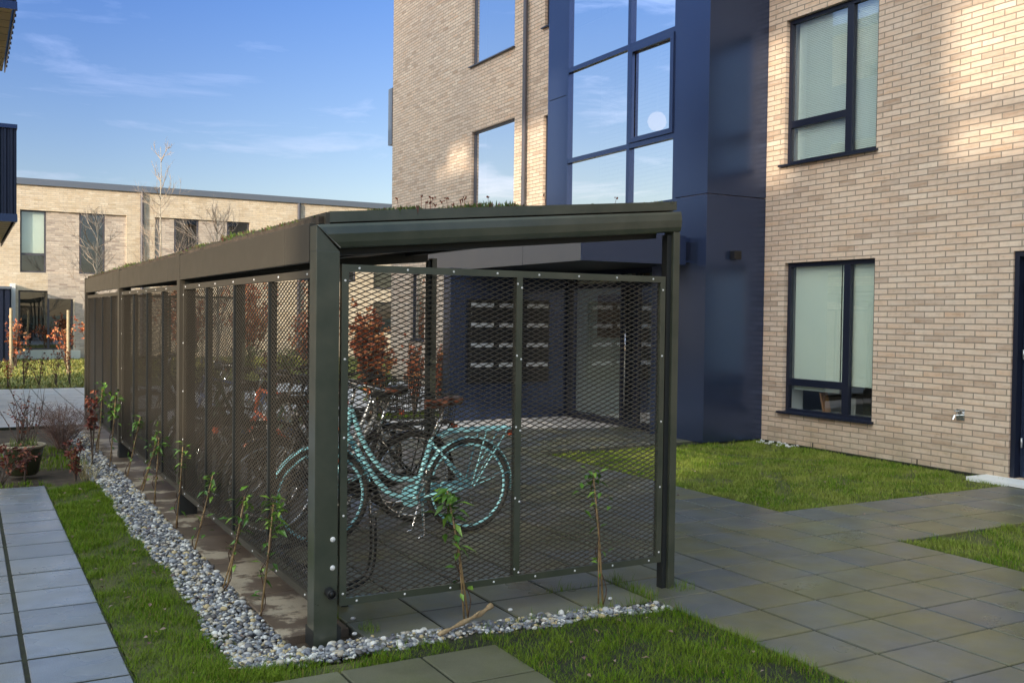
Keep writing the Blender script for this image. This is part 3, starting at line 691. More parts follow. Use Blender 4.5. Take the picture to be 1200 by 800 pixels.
    if carrier:
        mb = MB()
        for s in (-1, 1):
            mb.tube(curve([(.24, s*.03, .72), (.15, s*.06, .755), (-.1, s*.065, .76), (-.30, s*.06, .76), (-.34, s*.02, .76)], 4), .011, 8)
            mb.tube([(-.12, s*.062, .758), (0, s*.06, rw[2])], .006, 6); mb.tube([(-.30, s*.06, .758), (-.02, s*.058, rw[2])], .006, 6)
        for x in (.1, -.02, -.14, -.26): mb.tube([(x, -.065, .757), (x, .065, .757)], .006, 6)
        mb.tube([(-.34, -.02, .76), (-.34, .02, .76)], .009, 6)
        ca = mb.build('rear_carrier', paint if fender is None else 'bblack', b, smooth=True)
        MB().box(-.375, -.345, -.035, .035, .70, .745).build('rear_light', 'bred', ca, bevel=.006)
    def wire_basket(x0, x1, z0, z1, w):
        mb = MB()
        for k in range(6):
            z = z0+(z1-z0)*k/5; e = .02*k/5
            mb.tube([(x0-e, -w-e, z), (x1+e, -w-e, z), (x1+e, w+e, z), (x0-e, w+e, z)], .003 if k < 5 else .006, 4, closed=True)
        for k in range(9):
            t = k/8
            for (ax, ay) in ((x0+(x1-x0)*t, -w), (x0+(x1-x0)*t, w), (x0, -w+2*w*t), (x1, -w+2*w*t)):
                ex = .02*(1 if ax > (x0+x1)/2 else -1); ey = .02*(1 if ay > 0 else -1)
                mb.tube([(ax, ay, z0), (ax+ex*(abs(ax-(x0+x1)/2) > (x1-x0)/2-.01), ay+ey*(abs(ay) > w-.01), z1)], .0025, 4)
            mb.tube([(x0+(x1-x0)*t, -w, z0), (x0+(x1-x0)*t, w, z0)], .0025, 4)
        mb.build('basket', 'bblack', b)
    if basket: wire_basket(.99, 1.28, .88, 1.08, .16)
    if rear_basket: wire_basket(-.28, .12, .78, .98, .14)
    MB().box(.985, 1.03, -.03, .03, .82, .88).build('headlight', 'chrome', b, bevel=.01)
    b.location = loc; b.rotation_euler = (R(tilt), 0, rz)
    return b
W = PI
bicycle((3.27, 6.5, 0), W, 'turquoise step-through bicycle with brown saddle and turquoise mudguards, nearest the front mesh', 'cyan', 'leather', 'cyan')
bicycle((3.05, 7.02, 0), W+.05, 'black city bicycle with rear wire basket directly behind the turquoise bicycle', 'bblack', rear_basket=True, seath=.98, hb='bblack')
bicycle((2.0, 7.5, 0), .06, 'silver step-through bicycle with black front basket facing out, third bicycle from the front mesh', 'bsilver', fender='bblack', seath=.9, hb='bblack', basket=True)
bicycle((3.1, 8.25, 0), W-.05, 'red bicycle with straight frame and crossbar in the middle bay', 'bred', stepthrough=False, fender='bblack', seath=.95)
bicycle((2.05, 8.75, 0), .05, 'white bicycle facing out, beside the red crossbar bicycle', 'bwhite', fender='bblack', basket=False)
bicycle((3.0, 9.4, 0), W+.08, 'dark green bicycle with black front basket in the middle bay', 'bgreen', basket=True)
bicycle((3.05, 10.2, 0), W-.04, 'blue straight-framed bicycle in the middle bay near its rear post', 'bblue', stepthrough=False, fender='bblack')
bicycle((3.0, 12.0, 0), W, 'farthest bicycle, black with a front wire basket, in the rear bay', 'bblack', basket=True)
# cycle rack hoops
rk = thing('bike_rack', (1.7, 5.2, 0), 'low black steel wheel rack of paired bent bars on the shelter floor', 'bike rack')
MB().box(1.80, 1.84, 5.1, 12.6, .0, .03).build('base_rail', 'bblack', rk)
for k in range(13):
    y = 5.36+.57*k; mb = MB()
    for s in (-1, 1):
        mb.tube(curve([(1.8, y+s*.035, .03), (1.93, y+s*.035, .03), (2.04, y+s*.035, .08), (2.08, y+s*.035, .2), (2.08, y+s*.035, .42)], 5), .009, 8)
    mb.tube([(2.08, y-.035, .42), (2.08, y+.035, .42)], .009, 8)
    mb.build('rack_hoop', 'bblack', rk, smooth=True)

# ------------------------------------------------------------------ apartment building on the right (facade x = 9.33)
XW = 9.33
ab = thing('apartment_building', (XW, 9.8, 0), 'tall sand brick apartment building with navy metal entrance tower and brick facades', 'building')
uw = (8.02, 9.50, 3.60, 5.48); lw = (8.0, 9.45, .40, 2.34); dr = (5.2, 6.26, .02, 2.33)
tw1 = (16.74, 18.56, 5.47, 6.6); 
H = 11.2
holes = [uw, lw, dr, (16.72, 18.56, 3.3, 5.46), (16.76, 18.6, 6.82, 8.75), (15.2, 15.62, 3.3, 5.3), (15.2, 15.62, 6.9, 8.8), (8.02, 9.5, 7.0, 8.9), (20.9, 21.7, 1.0, 2.62)]
wall(MB(), 'x', XW, -6., 22.95, -.05, H, holes, .35).build('wall', 'brick', ab, uv=True)
MB().box(XW+.351, XW+10, -6, -5.9, 0, H).build('wall', 'brick', ab, uv=True)
MB().box(XW+.351, XW+9, 22.6, 22.95, -.05, H).build('wall', 'brick', ab, uv=True)
MB().box(XW+.351, XW+9.35, -6, 22.95, H-.3, H+.05).build('roof', 'roof_metal', ab)
MB().box(XW+.36, XW+9, -5.8, 22.5, 2.75, 2.95).build('floor_slab', 'room_light', ab)
MB().box(XW+.36, XW+9, -5.8, 22.5, 6.05, 6.25).build('floor_slab', 'room_light', ab)
MB().box(XW+2.6, XW+2.7, -5.8, 22.5, 0, H-.3).build('partition', 'room', ab)
for y in (7.2, 10.4, 14.4, 19.6): MB().box(XW+.36, XW+2.6, y, y+.1, 0, H-.3).build('partition', 'room', ab)
def window(hole, mull=None, transom=None, glass='glass', blind=None, xf=XW+.055, sill=True, fr='navy_dark', thick=.055, mat_par=ab, room=None):
    y0, y1, z0, z1 = hole; t = thick; g = .004
    mb = MB(); d = .06
    mb.box(xf, xf+d, y0+g, y1-g, z0+g, z0+t); mb.box(xf, xf+d, y0+g, y1-g, z1-t, z1-g)
    mb.box(xf, xf+d, y0+g, y0+t, z0+t, z1-t); mb.box(xf, xf+d, y1-t, y1-g, z0+t, z1-t)
    w = mb.build('window', fr, mat_par, bevel=.003)
    cells = [(y0+t, y1-t, z0+t, z1-t)]
    if mull:
        MB().box(xf-.002, xf+d-.002, mull-.05, mull+.05, z0+t, z1-t).build('mullion', fr, w, bevel=.003)
        cells = [(y0+t, mull-.05, z0+t, z1-t)]
        if transom:
            MB().box(xf-.001, xf+d-.001, mull+.05, y1-t, transom-.045, transom+.045).build('transom', fr, w, bevel=.003)
            cells += [(mull+.05, y1-t, z0+t, transom-.045), (mull+.05, y1-t, transom+.045, z1-t)]
        else: cells += [(mull+.05, y1-t, z0+t, z1-t)]
    for a, b, c, e in cells: MB().add([(xf+.03, a, c), (xf+.03, b, c), (xf+.03, b, e), (xf+.03, a, e)], [(0, 1, 2, 3)]).build('glass_pane', glass, w)
    if sill:
        MB().hexa([(xf-.11, y0-.03, z0-.012), (xf+.02, y0-.03, z0+.004), (xf-.11, y1+.06, z0-.012), (xf+.02, y1+.06, z0+.004), (xf-.11, y0-.03, z0+.012), (xf+.02, y0-.03, z0+.028), (xf-.11, y1+.06, z0+.012), (xf+.02, y1+.06, z0+.028)]).build('sill', fr, w)
    # pale inner reveal
    mb = MB(); q = xf+d+.002
    mb.box(q, q+.24, y0+.0, y0+.012, z0, z1); mb.box(q, q+.24, y1-.012, y1, z0, z1); mb.box(q, q+.24, y0+.012, y1-.012, z1-.012, z1); mb.box(q, q+.24, y0+.012, y1-.012, z0, z0+.012)
    mb.build('inner_reveal', 'white', w)
    return w
w = window(lw, 8.46, .80)
MB().box(XW+.135, XW+.139, 8.06, 8.60, .80, 2.32).build('roller_blind', 'blind', w)
MB().box(XW+.135, XW+.139, 8.62, 9.38, .70, 2.32).build('roller_blind', 'blind', w)
w = window(uw, 8.49, 4.13)
mb = MB(); z = 3.68
while z < 5.42: mb.hexa([(XW+.135, 8.06, z), (XW+.142, 8.06, z+.019), (XW+.135, 9.40, z), (XW+.142, 9.40, z+.019), (XW+.135, 8.06, z+.002), (XW+.142, 8.06, z+.021), (XW+.135, 9.40, z+.002), (XW+.142, 9.40, z+.021)]); z += .022
mb.build('venetian_blind', 'slat', w)
for hl in holes[3:5]: window(hl, glass='glass_sky', thick=.04, fr='pipe')
for hl in holes[5:7]: window(hl, glass='glass_sky', thick=.04, fr='navy_dark')
window(holes[7], 8.49, 7.5); window(holes[8], glass='glass_sky')
# door
d = MB().box(XW+.10, XW+.15, 5.26, 6.20, .03, 2.27).build('door', 'navy', ab, bevel=.003)
MB().box(XW+.02, XW+.16, 6.205, 6.255, .02, 2.325).build('door_frame', 'navy_dark', ab); MB().box(XW+.02, XW+.16, 5.205, 6.204, 2.275, 2.325).build('door_frame', 'navy_dark', ab)
for z in (.38, 1.28, 1.98): MB().tube([(XW+.075, 6.17, z-.05), (XW+.075, 6.17, z+.05)], .011, 10).build('hinge', 'zinc', d, smooth=True)
MB().box(9.0, XW+.1, 4.9, 6.5, -.05, .018).build('door_step', 'white', ab)
# garden tap
mb = MB(); mb.box(XW-.006, XW-.001, 6.77, 6.87, .55, .67); mb.tube([(XW-.005, 6.83, .6), (XW-.09, 6.83, .6), (XW-.11, 6.83, .56)], .012, 10); mb.tube([(XW-.05, 6.83, .6), (XW-.05, 6.83, .65)], .008, 8); mb.tube([(XW-.05, 6.80, .65), (XW-.05, 6.86, .65)], .007, 8)
mb.tube([(XW-.005, 6.79, .63), (XW-.03, 6.79, .63)], .012, 8)
mb.build('garden_tap', 'chrome', ab, smooth=False)
for y in (7.35, 8.9): MB().box(XW-.004, XW+.0, y, y+.012, -.02, .06).build('weep_slot', 'black', ab)
# books on the ground-floor sill
o = MB(); o.hexa([(XW+.22, 8.93, .43), (XW+.34, 8.93, .43), (XW+.22, 8.96, .43), (XW+.34, 8.96, .43), (XW+.22, 9.0, .68), (XW+.34, 9.0, .68), (XW+.22, 9.03, .68), (XW+.34, 9.03, .68)])
tag(o.build('book', 'book1', origin=(XW+.28, 8.95, .43)), 'leaning orange brown book behind the ground floor window', 'book')
tag(MB().box(XW+.22, XW+.36, 8.56, 8.60, .43, .64).build('folder', 'book2', origin=(XW+.28, 8.58, .43)), 'upright cream folder behind the ground floor window', 'folder')
MB().box(XW+.30, XW+.6, 8.02, 9.4, .38, .415).build('window_board', 'white', ab)
# downpipe on tall facade
mb = MB(); mb.tube([(XW-.07, 16.22, .0), (XW-.07, 16.22, H)], .045, 12)
for z in (2.2, 4.2, 6.3, 8.4): mb.tube([(XW-.07, 16.22, z), (XW-.07, 16.22, z+.05)], .052, 12)
mb.build('downpipe', 'pipe', ab, smooth=False)
# lamp on tall wall
MB().box(XW-.12, XW-.001, 20.4, 20.6, 1.62, 1.86).build('wall_lamp', 'black', ab, bevel=.01)
# balcony on the far corner
MB().box(XW-.02, XW+2.4, 22.96, 23.2, 5.85, 7.25).build('balcony', 'roof_metal', ab)
# ---- navy entrance tower
XT, YT0, YT1 = 8.32, 9.82, 13.80
ZB = 2.62
MB().box(XT+.005, XW-.002, YT0, YT0+.05, -.0, 3.205).build('tower_panel', 'navy', ab, bevel=.002)
MB().box(XT+.005, XW-.002, YT0, YT0+.05, 3.215, 7.3).build('tower_panel', 'navy', ab, bevel=.002)
MB().box(XT+.005, XW-.002, YT0, YT0+.05, 7.31, H+.3).build('tower_panel', 'navy', ab, bevel=.002)
for z0, z1 in ((0, 3.205), (3.215, 7.3), (7.31, H+.3)):
    MB().box(XT, XT+.04, YT0-.002, 10.47 if z0 > 0 else 10.95, z0, z1).build('tower_panel', 'navy', ab, bevel=.003)
for z0, z1 in ((ZB, 4.1+1.0), (5.11, 8.2), (8.21, H+.3)):
    MB().box(XT, XT+.04, 13.24, YT1, z0, z1).build('tower_panel', 'navy', ab, bevel=.003)
MB().box(XT+.005, XW-.002, YT1-.05, YT1-.001, ZB, H+.3).build('tower_panel', 'navy', ab)
MB().box(XT+.041, XW-.002, YT0+.051, YT1-.051, H, H+.28).build('tower_panel', 'navy', ab)
MB().box(XT+.041, XW+.0, 10.47, 13.24, ZB, ZB+.2).build('tower_floor', 'navy_dark', ab)
# glazing grid
zb = [ZB+.02, 4.06, 5.48, 6.92, 8.4, 9.9, H+.2]; yb = [10.50, 11.57, 13.22]
mb = MB()
for y in yb: mb.box(XT+.002, XT+.09, y-.035, y+.035, ZB, H+.2)
for z in zb: mb.box(XT+.004, XT+.088, yb[0]+.035, yb[-1]-.035, z-.035, z+.035)
gf = mb.build('glazing_frame', 'navy_dark', ab)
gf.data.materials[0] = MT['navy']
for i in range(2):
    for j in range(len(zb)-1):
        a, b2, c2, e = yb[i]+.035, yb[i+1]-.035, zb[j]+.035, zb[j+1]-.035
        if i == 0 and j in (1, 4):
            mb = MB(); X_ = XT-.02
            for q in ((a, a+.07, c2, e), (b2-.07, b2, c2, e)): mb.box(X_, X_+.05, *q)
            for q in ((a+.07, b2-.07, c2, c2+.07), (a+.07, b2-.07, e-.07, e)): mb.box(X_, X_+.05, *q)
            mb.build('opening_light', 'navy', gf, bevel=.003); a += .07; b2 -= .07; c2 += .07; e -= .07
        tx = random.uniform(-.006, .006); ty = random.uniform(-.006, .006)
        MB().add([(XT+.045-tx, a, c2-ty), (XT+.045+tx, b2, c2), (XT+.045+tx, b2, e+ty), (XT+.045-tx, a, e)], [(0, 1, 2, 3)]).build('glass_pane', 'glass_sky', gf)
# floors seen through the tower glass
for z in (2.7, 5.9, 9.1): MB().box(XT+.12, XW+1.5, 10.0, 13.7, z, z+.25).build('landing', 'room_light', ab)
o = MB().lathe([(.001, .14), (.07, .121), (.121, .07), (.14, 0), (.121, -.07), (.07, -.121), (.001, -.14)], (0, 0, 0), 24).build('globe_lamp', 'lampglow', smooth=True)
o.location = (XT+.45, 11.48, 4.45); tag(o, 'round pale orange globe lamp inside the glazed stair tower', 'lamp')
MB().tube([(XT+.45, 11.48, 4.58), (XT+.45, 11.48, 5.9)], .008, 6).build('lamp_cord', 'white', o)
for z in [.4+.8*i for i in range(14)]:
    for y in (YT0+.03,): 
        mb = MB(); mb.lathe([(0, .003), (.006, .002), (.008, 0)], n=8)
        for q, yy in enumerate((9.86, 10.42)):
            if z > .2 and (yy < 10 or z > 2.7):
                s = mb.build('rivet', 'navy_dark', ab); s.location = Vector((XT, yy, z))-parent_loc(ab); s.rotation_euler = (0, R(-90), 0); s.data.transform(Matrix.Translation(parent_loc(ab)))
# wall light on the blue panel
MB().box(8.72, 8.84, YT0-.09, YT0-.001, 2.38, 2.49).build('wall_lamp', 'black', ab, bevel=.006)
# ---- canopy and entrance
XC, YC0, YC1 = 6.60, 10.12, 13.52
cn = MB().box(XC+.022, XT-.002, YC0+.022, YC1+1.2, 2.34, 2.66).build('canopy', 'navy', ab)
MB().box(XC, XC+.02, YC0+.0, 11.55, 2.30, 2.62).build('canopy_panel', 'grey_panel', cn); MB().box(XC, XC+.02, 11.56, YC1+1.2, 2.30, 2.62).build('canopy_panel', 'grey_panel', cn)
MB().box(XC+.0, XT-.10, YC0-.02, YC0-.0005, 2.30, 2.68).build('canopy_panel', 'navy', cn, bevel=.002)
MB().box(XT-.135, XT-.001, YC0+.02, YC0+.3, 2.36, 2.6).build('canopy_panel', 'navy_dark', cn)
MB().box(XC+.021, XT+.3, YC0+.025, YC1+1.19, 2.325, 2.339).build('canopy_soffit', 'steel_dark', cn)
# mailbox wall
YM = 13.42; XML = 6.42
MB().box(XML, XW+.3, YM, YM+.25, -.03, 2.324).build('entrance_wall', 'navy', ab, bevel=.002)
mp = MB().box(6.70, 8.14, YM-.05, YM-.001, .57, 1.86).build('mailbox_unit', 'mailblack', ab)
for ci, (a, b2) in enumerate(((6.74, 7.13), (7.23, 7.62), (7.72, 8.11))):
    for ri, z in enumerate((1.77, 1.465, 1.155, .85)):
        bx_ = MB().box(a-.015, b2+.015, YM-.062, YM-.0505, z-.235, z+.045).build('mailbox', 'mailblack', mp, bevel=.003)
        MB().box(a, b2, YM-.07, YM-.0625, z-.03, z+.03).build('mail_flap', 'label', bx_, bevel=.002)
        MB().box(a+.0, a+.014, YM-.066, YM-.0625, z-.14, z-.126).build('lock', 'chrome', bx_)
# glazed entrance at x = 8.5
XE = 8.5
mb = MB()
for y in (13.36, 11.90, 11.54, 10.98): mb.box(XE, XE+.07, y-.035, y+.035, .0, 2.32)
for z0, z1 in ((0, .09), (2.05, 2.12), (2.25, 2.32)): mb.box(XE+.002, XE+.068, 10.98, 13.36, z0, z1)
ed = mb.build('entrance_door', 'navy_dark', ab)
for a, b2 in ((10.98, 11.54), (11.54, 11.90), (11.90, 13.36)):
    MB().add([(XE+.035, a+.035, .09), (XE+.035, b2-.035, .09), (XE+.035, b2-.035, 2.05), (XE+.035, a+.035, 2.05)], [(0, 1, 2, 3)]).build('glass_pane', 'glass_door', ed)
MB().tube([(XE-.06, 11.72, .33), (XE-.06, 11.72, 1.92)], .014, 10).build('pull_handle', 'chrome', ed, smooth=True)
MB().box(XE+.035, XE+.075, 11.58, 11.86, .09, 2.05).build('door_leaf', 'navy_dark', ed)
MB().box(XE+.12, XE+.155, 11.97, 12.72, 1.3, 1.95).build('notice_board', 'picture', ab)
MB().box(XE+.16, XE+.2, 11.93, 13.36, 0.09, 2.3).build('lobby_wall', 'plaster', ab); MB().box(XE+.5, XE+.6, 10.2, 11.9, 0, 2.3).build('lobby_wall', 'plaster', ab)
MB().box(XT+.041, XE+.8, 10.9, 10.945, 0, 2.3).build('lobby_wall', 'brick', ab, uv=True)
# ------------------------------------------------------------------ far building (y = 36)
YF = 36.
fb = thing('terraced_building', (8, YF, 0), 'sunlit two-storey yellow brick building with flat roof across the far lawn', 'building')
FH = [(1.55, 3.2, .3, 2.26), (1.6, 4.87, 2.85, 4.9), (5.8, 9.1, 2.85, 4.9), (13.9, 14.9, 2.6, 3.4), (13.9, 15.0, .9, 2.1), (11., 13.2, 2.85, 4.9), (-4.5, -2, 2.85, 4.9)]
wall(MB(), 'y', YF, -30, 26, -.05, 5.72, FH, .3).build('wall', 'brick_far', fb, uv=True)
mb = MB(); mb.box(-30.1, 26.1, YF-.08, YF+.5, 5.721, 5.93); mb.build('roof_edge', 'roof_metal', fb)
MB().box(-30, 26, YF+.5, YF+9, 5.5, 5.75).build('roof', 'roof_metal', fb)
MB().box(-30, 26, YF+2.2, YF+2.3, 0, 5.5).build('partition', 'room_dark', fb)
def fwin(x0, x1, z0, z1, y, split=None, blind=False, tr=None):
    mb = MB(); t = .05
    mb.box(x0, x1, y, y+.06, z0, z0+t); mb.box(x0, x1, y, y+.06, z1-t, z1); mb.box(x0, x0+t, y, y+.06, z0+t, z1-t); mb.box(x1-t, x1, y, y+.06, z0+t, z1-t)
    if split: mb.box(split-.03, split+.03, y-.001, y+.061, z0+t, z1-t)
    if tr: mb.box(x0+t, x1-t, y-.002, y+.062, tr-.03, tr+.03)
    w = mb.build('window', 'pipe', fb)
    MB().add([(x0+t, y+.03, z0+t), (x1-t, y+.03, z0+t), (x1-t, y+.03, z1-t), (x0+t, y+.03, z1-t)], [(0, 1, 2, 3)]).build('glass_pane', 'glass', w)
    if blind: MB().box(x0+t, x1-t, y+.12, y+.125, blind, z1-t).build('blind', 'blind', w)
fwin(1.6, 2.37, 2.85, 4.9, YF+.1, tr=3.45, blind=3.5); fwin(3.4, 4.18, 2.85, 4.9, YF+.1)
mb = MB(); mb.box(2.38, 3.39, YF+.09, YF+.3, 2.85, 4.9); mb.box(4.19, 4.87, YF+.09, YF+.3, 2.85, 4.9); mb.box(5.8, 6.46, YF+.09, YF+.3, 2.85, 4.9); mb.box(7.3, 8.29, YF+.09, YF+.3, 2.85, 4.9)
mb.build('recessed_brickwork', 'brick_mix', fb, uv=True)
mb = MB(); mb.box(2.42, 5.15, YF-.004, YF+.0, 2.0, 2.84); mb.box(3.25, 5.0, YF-.004, YF, .0, 1.999); mb.build('patterned_brickwork', 'brick_mix', fb, uv=True)
fwin(6.47, 7.29, 2.85, 4.9, YF+.1); fwin(8.3, 9.09, 4.0, 4.9, YF+.1); MB().box(8.3, 9.09, YF+.09, YF+.3, 2.85, 3.99).build('recessed_brickwork', 'brick_mix', fb, uv=True)
fwin(1.56, 3.19, .3, 2.26, YF+.1, split=2.45); fwin(13.92, 14.88, 2.62, 3.38, YF+.1); fwin(13.92, 14.98, .92, 2.08, YF+.1); fwin(11.02, 13.18, 2.87, 4.88, YF+.1, split=12.1); fwin(-4.48, -2.02, 2.87, 4.88, YF+.1)
MB().box(1.4, 3.4, YF-.25, YF-.002, -.02, .28).build('door_step', 'plaster', fb)
for x in (5.37, 10.9): MB().tube([(x, YF-.08, 0), (x, YF-.08, 5.7)], .06, 10).build('downpipe', 'pipe', fb)
MB().box(1.30, 1.42, YF-1.2, YF-.02, 0, 2.45).build('screen_wall', 'white', fb)
# corrugated navy shed at the left
sd = MB(); 
for k in range(16): sd.box(-1.6+.18*k, -1.6+.18*k+.12, 33.96, 34.0, 0, 2.25)
sd.box(-1.6, 1.25, 34.001, 35.9, 0, 2.25)
s_ = thing('garden_shed', (-.2, 34, 0), 'small navy vertical clad garden shed beside the far terrace door', 'shed')
sd.build('cladding', 'slatwall', s_); MB().box(-1.7, 1.28, 33.9, 35.95, 2.251, 2.33).build('roof', 'roof_metal', s_)

# ------------------------------------------------------------------ left building with balconies
lb = thing('balcony_building', (-1.6, 18, 0), 'brick apartment building with navy balconies overhanging the left edge', 'building')
wall(MB(), 'x', -1.6, 14., 21., -.05, 9.2, [(15.6, 18.2, .1, 2.3), (15.8, 18, 3.2, 5.3), (15.8, 18, 6.2, 8.3)], -.3).build('wall', 'brick', lb, uv=True)
MB().box(-8, -1.901, 14, 14.3, -.05, 9.2).build('wall', 'brick', lb, uv=True); MB().box(-8, -1.901, 20.7, 21, -.05, 9.2).build('wall', 'brick', lb, uv=True)
MB().box(-8, -1.5, 13.95, 21.05, 9.201, 9.45).build('roof', 'roof_metal', lb); MB().box(-7.99, -7.7, 14.301, 20.699, 0, 9.2).build('wall', 'brick', lb, uv=True)
for (z0, z1, ye) in ((2.86, 4.22, 21.9), (5.84, 7.2, 19.85)):
    b = MB().box(-1.59, .60, 15.64, ye-.04, z0+.012, z0+.26).build('balcony', 'navy_dark', lb)
    MB().box(-1.59, .59, 15.66, ye-.06, z0-.0, z0+.011).build('soffit', 'soffit', b)
    for k in range(9): MB().box(-1.59, .59, 15.66+.42*k+.2, 15.66+.42*k+.206, z0-.003, z0+.0).build('soffit_joint', 'black', b)
    MB().box(-1.59, .66, 15.6, 15.63, z0-.01, z0+.10).build('edge_trim', 'navy', b)
    mb = MB()
    for k in range(28): mb.prism([(-1.59+.08*k, 15.61), (-1.59+.08*k+.03, 15.61), (-1.59+.08*k+.045, 15.635), (-1.59+.08*k+.075, 15.635), (-1.59+.08*k+.08, 15.61), (-1.59+.08*k+.08, 15.64), (-1.59+.08*k, 15.64)], z0+.101, z1-.06, 'z')
    mb.build('balustrade_panel', 'slatwall', b)
    MB().box(-1.59, .66, 15.585, 15.66, z1-.059, z1).build('handrail', 'navy', b, bevel=.004)
    MB().box(.62, .66, 15.661, ye, z1-.059, z1).build('handrail', 'navy', b, bevel=.004)
    MB().box(.625, .645, 15.67, ye-.02, z0-.01, z1-.06).build('balustrade_panel', 'navy', b)
    for k in range(12 if z0 > 5 else 4): MB().box(.646, .668, 15.75+.34*k, 15.79+.34*k, z0+.02, z0+.06).build('bracket', 'navy_dark', b)
# ------------------------------------------------------------------ plants
def leafset(V, F, c, d, up, L, W_):
    """one pointed, folded leaf (6 verts)"""
    d = Vector(d).normalized(); s = d.cross(Vector(up)); s = s.normalized() if s.length > 1e-4 else d.orthogonal().normalized(); n = s.cross(d)
    c = Vector(c); o = len(V)
    V += [c, c+d*L*.4+s*W_*.5+n*W_*.18, c+d*L+n*(-.12*L), c+d*L*.4-s*W_*.5+n*W_*.18, c+d*L*.45]
    F += [(o, o+1, o+4), (o+4, o+1, o+2), (o, o+4, o+3), (o+4, o+3, o+2)]
def rv(): return Vector((random.gauss(0, 1), random.gauss(0, 1), random.gauss(0, 1))).normalized()
def vine(loc, top, label, seed, nleaf=26, big=1., low=True):
    random.seed(seed); t = thing('climbing_plant', loc, label, 'climbing plant', 'young climbing plants tied to bamboo canes')
    T = Vector(top); B = Vector(loc); h = (T-B)
    mb = MB(); mb.tube([B-Vector((0, 0, .05)), B+h*.5+Vector((.006, 0, 0)), T], [.006, .0055, .0045], 8)
    if random.random() < .6: mb.tube([B+Vector((-.02, .02, -.04)), B+h*.62+Vector((.012, 0, 0))], [.005, .004], 7)
    mb.build('bamboo_cane', 'cane', t, smooth=True)
    pts = []; n = 26; ph = random.uniform(0, 6)
    for i in range(n):
        f = i/(n-1)*.98; a = ph+f*13; r = .012+.012*math.sin(f*9+ph)**2; pts.append(B+h*f+Vector((r*math.cos(a), r*math.sin(a), 0)))
    mb = MB(); mb.tube(pts, [.0032-.0012*i/n for i in range(n)], 6)
    pts2 = [B+h*(.3+.5*i/12)+Vector((.02*math.cos(i*1.1), .02*math.sin(i*1.3), 0)) for i in range(13)]; mb.tube(pts2, .0018, 5)
    for k in range(5):
        f = random.uniform(.35, .85); p = B+h*f; mb.tube([p, p+Vector((random.uniform(-.05, .05), random.uniform(-.03, .03), random.uniform(-.02, .04))), p+Vector((random.uniform(-.05, .05), random.uniform(-.03, .03), random.uniform(-.05, .05)))], .0012, 4)
    for k in range(3):
        f = random.uniform(.55, .95); p = B+h*f; a = random.uniform(0, 6.28); q = p+Vector((math.cos(a)*.05, math.sin(a)*.05, random.uniform(.02, .09))); mb.tube([p, p.lerp(q, .5)+Vector((0, 0, .01)), q], [.002, .0016, .001], 5)
    mb.build('stem', 'stem', t, smooth=True)
    V = []; F = []
    for k in range(int(nleaf*2.1)):
        f = random.gauss(.90, .09) if k < nleaf*1.6 else random.uniform(.18, .85)
        f = min(f, 1.05)
        p = B+h*f+Vector((random.gauss(0, .03), random.gauss(0, .025), random.gauss(0, .015)))
        a = random.uniform(0, 2*PI); d = Vector((math.cos(a), math.sin(a)*.8, random.uniform(-1.0, .6)))
        leafset(V, F, p, d, rv()*.5+Vector((0, 0, 1)), random.uniform(.035, .082)*big, random.uniform(.017, .032)*big)
    raw('leaves', [tuple(v) for v in V], F, 'leaf', t)
vine((2.32, 4.57, 0), (2.17, 4.55, .70), 'climbing plant in front of the turquoise wheel with thick drooping leaf tuft', 11, 30, 1.25)
vine((3.12, 4.50, 0), (3.05, 4.52, .74), 'slender climbing plant near the right end of the front mesh', 12, 20, 1.0)
side = [(1.36, 5.13, .60, 1.43, 'nearest climbing plant on the left side, beside the corner post', 38), (1.32, 5.74, .53, 1.43, 'climbing plant second from the corner post on the left side', 20), (1.34, 6.77, .50, 1.47, 'climbing plant third from the corner post, leaning right', 16), (1.37, 7.55, .60, 1.42, 'climbing plant just before the second left post of the shelter', 14), (1.38, 8.58, .55, 1.42, 'climbing plant just past the second left post of the shelter', 26), (1.38, 9.24, .60, 1.55, 'leaning climbing plant in the middle of the second left bay', 20), (1.37, 10.1, .58, 1.50, 'climbing plant near the far end of the second left bay', 24), (1.32, 10.94, .72, 1.38, 'bushy climbing plant before the third left post of the shelter', 40), (1.31, 11.9, .74, 1.36, 'farthest climbing plant on the left side of the shelter', 40)]
for k, (x, y, h, xt, lb_, nl) in enumerate(side): vine((x, y, 0), (xt, y, h), lb_, 20+k, nl, 1.0)
# driftwood
mb = MB(); pts = curve([(2.06, 4.40, .015), (2.16, 4.43, .03), (2.27, 4.47, .045), (2.36, 4.51, .055), (2.43, 4.54, .075)], 4); mb.tube(pts, [.010+.004*math.sin(i*1.3)+.004*(i/len(pts)) for i in range(len(pts))], 8)
mb.tube([pts[9], pts[9]+Vector((.03, -.01, .03))], [.008, .004], 6)
tag(mb.build('branch', 'wood', smooth=True), 'pale broken branch lying on the pebbles below the front mesh', 'branch')
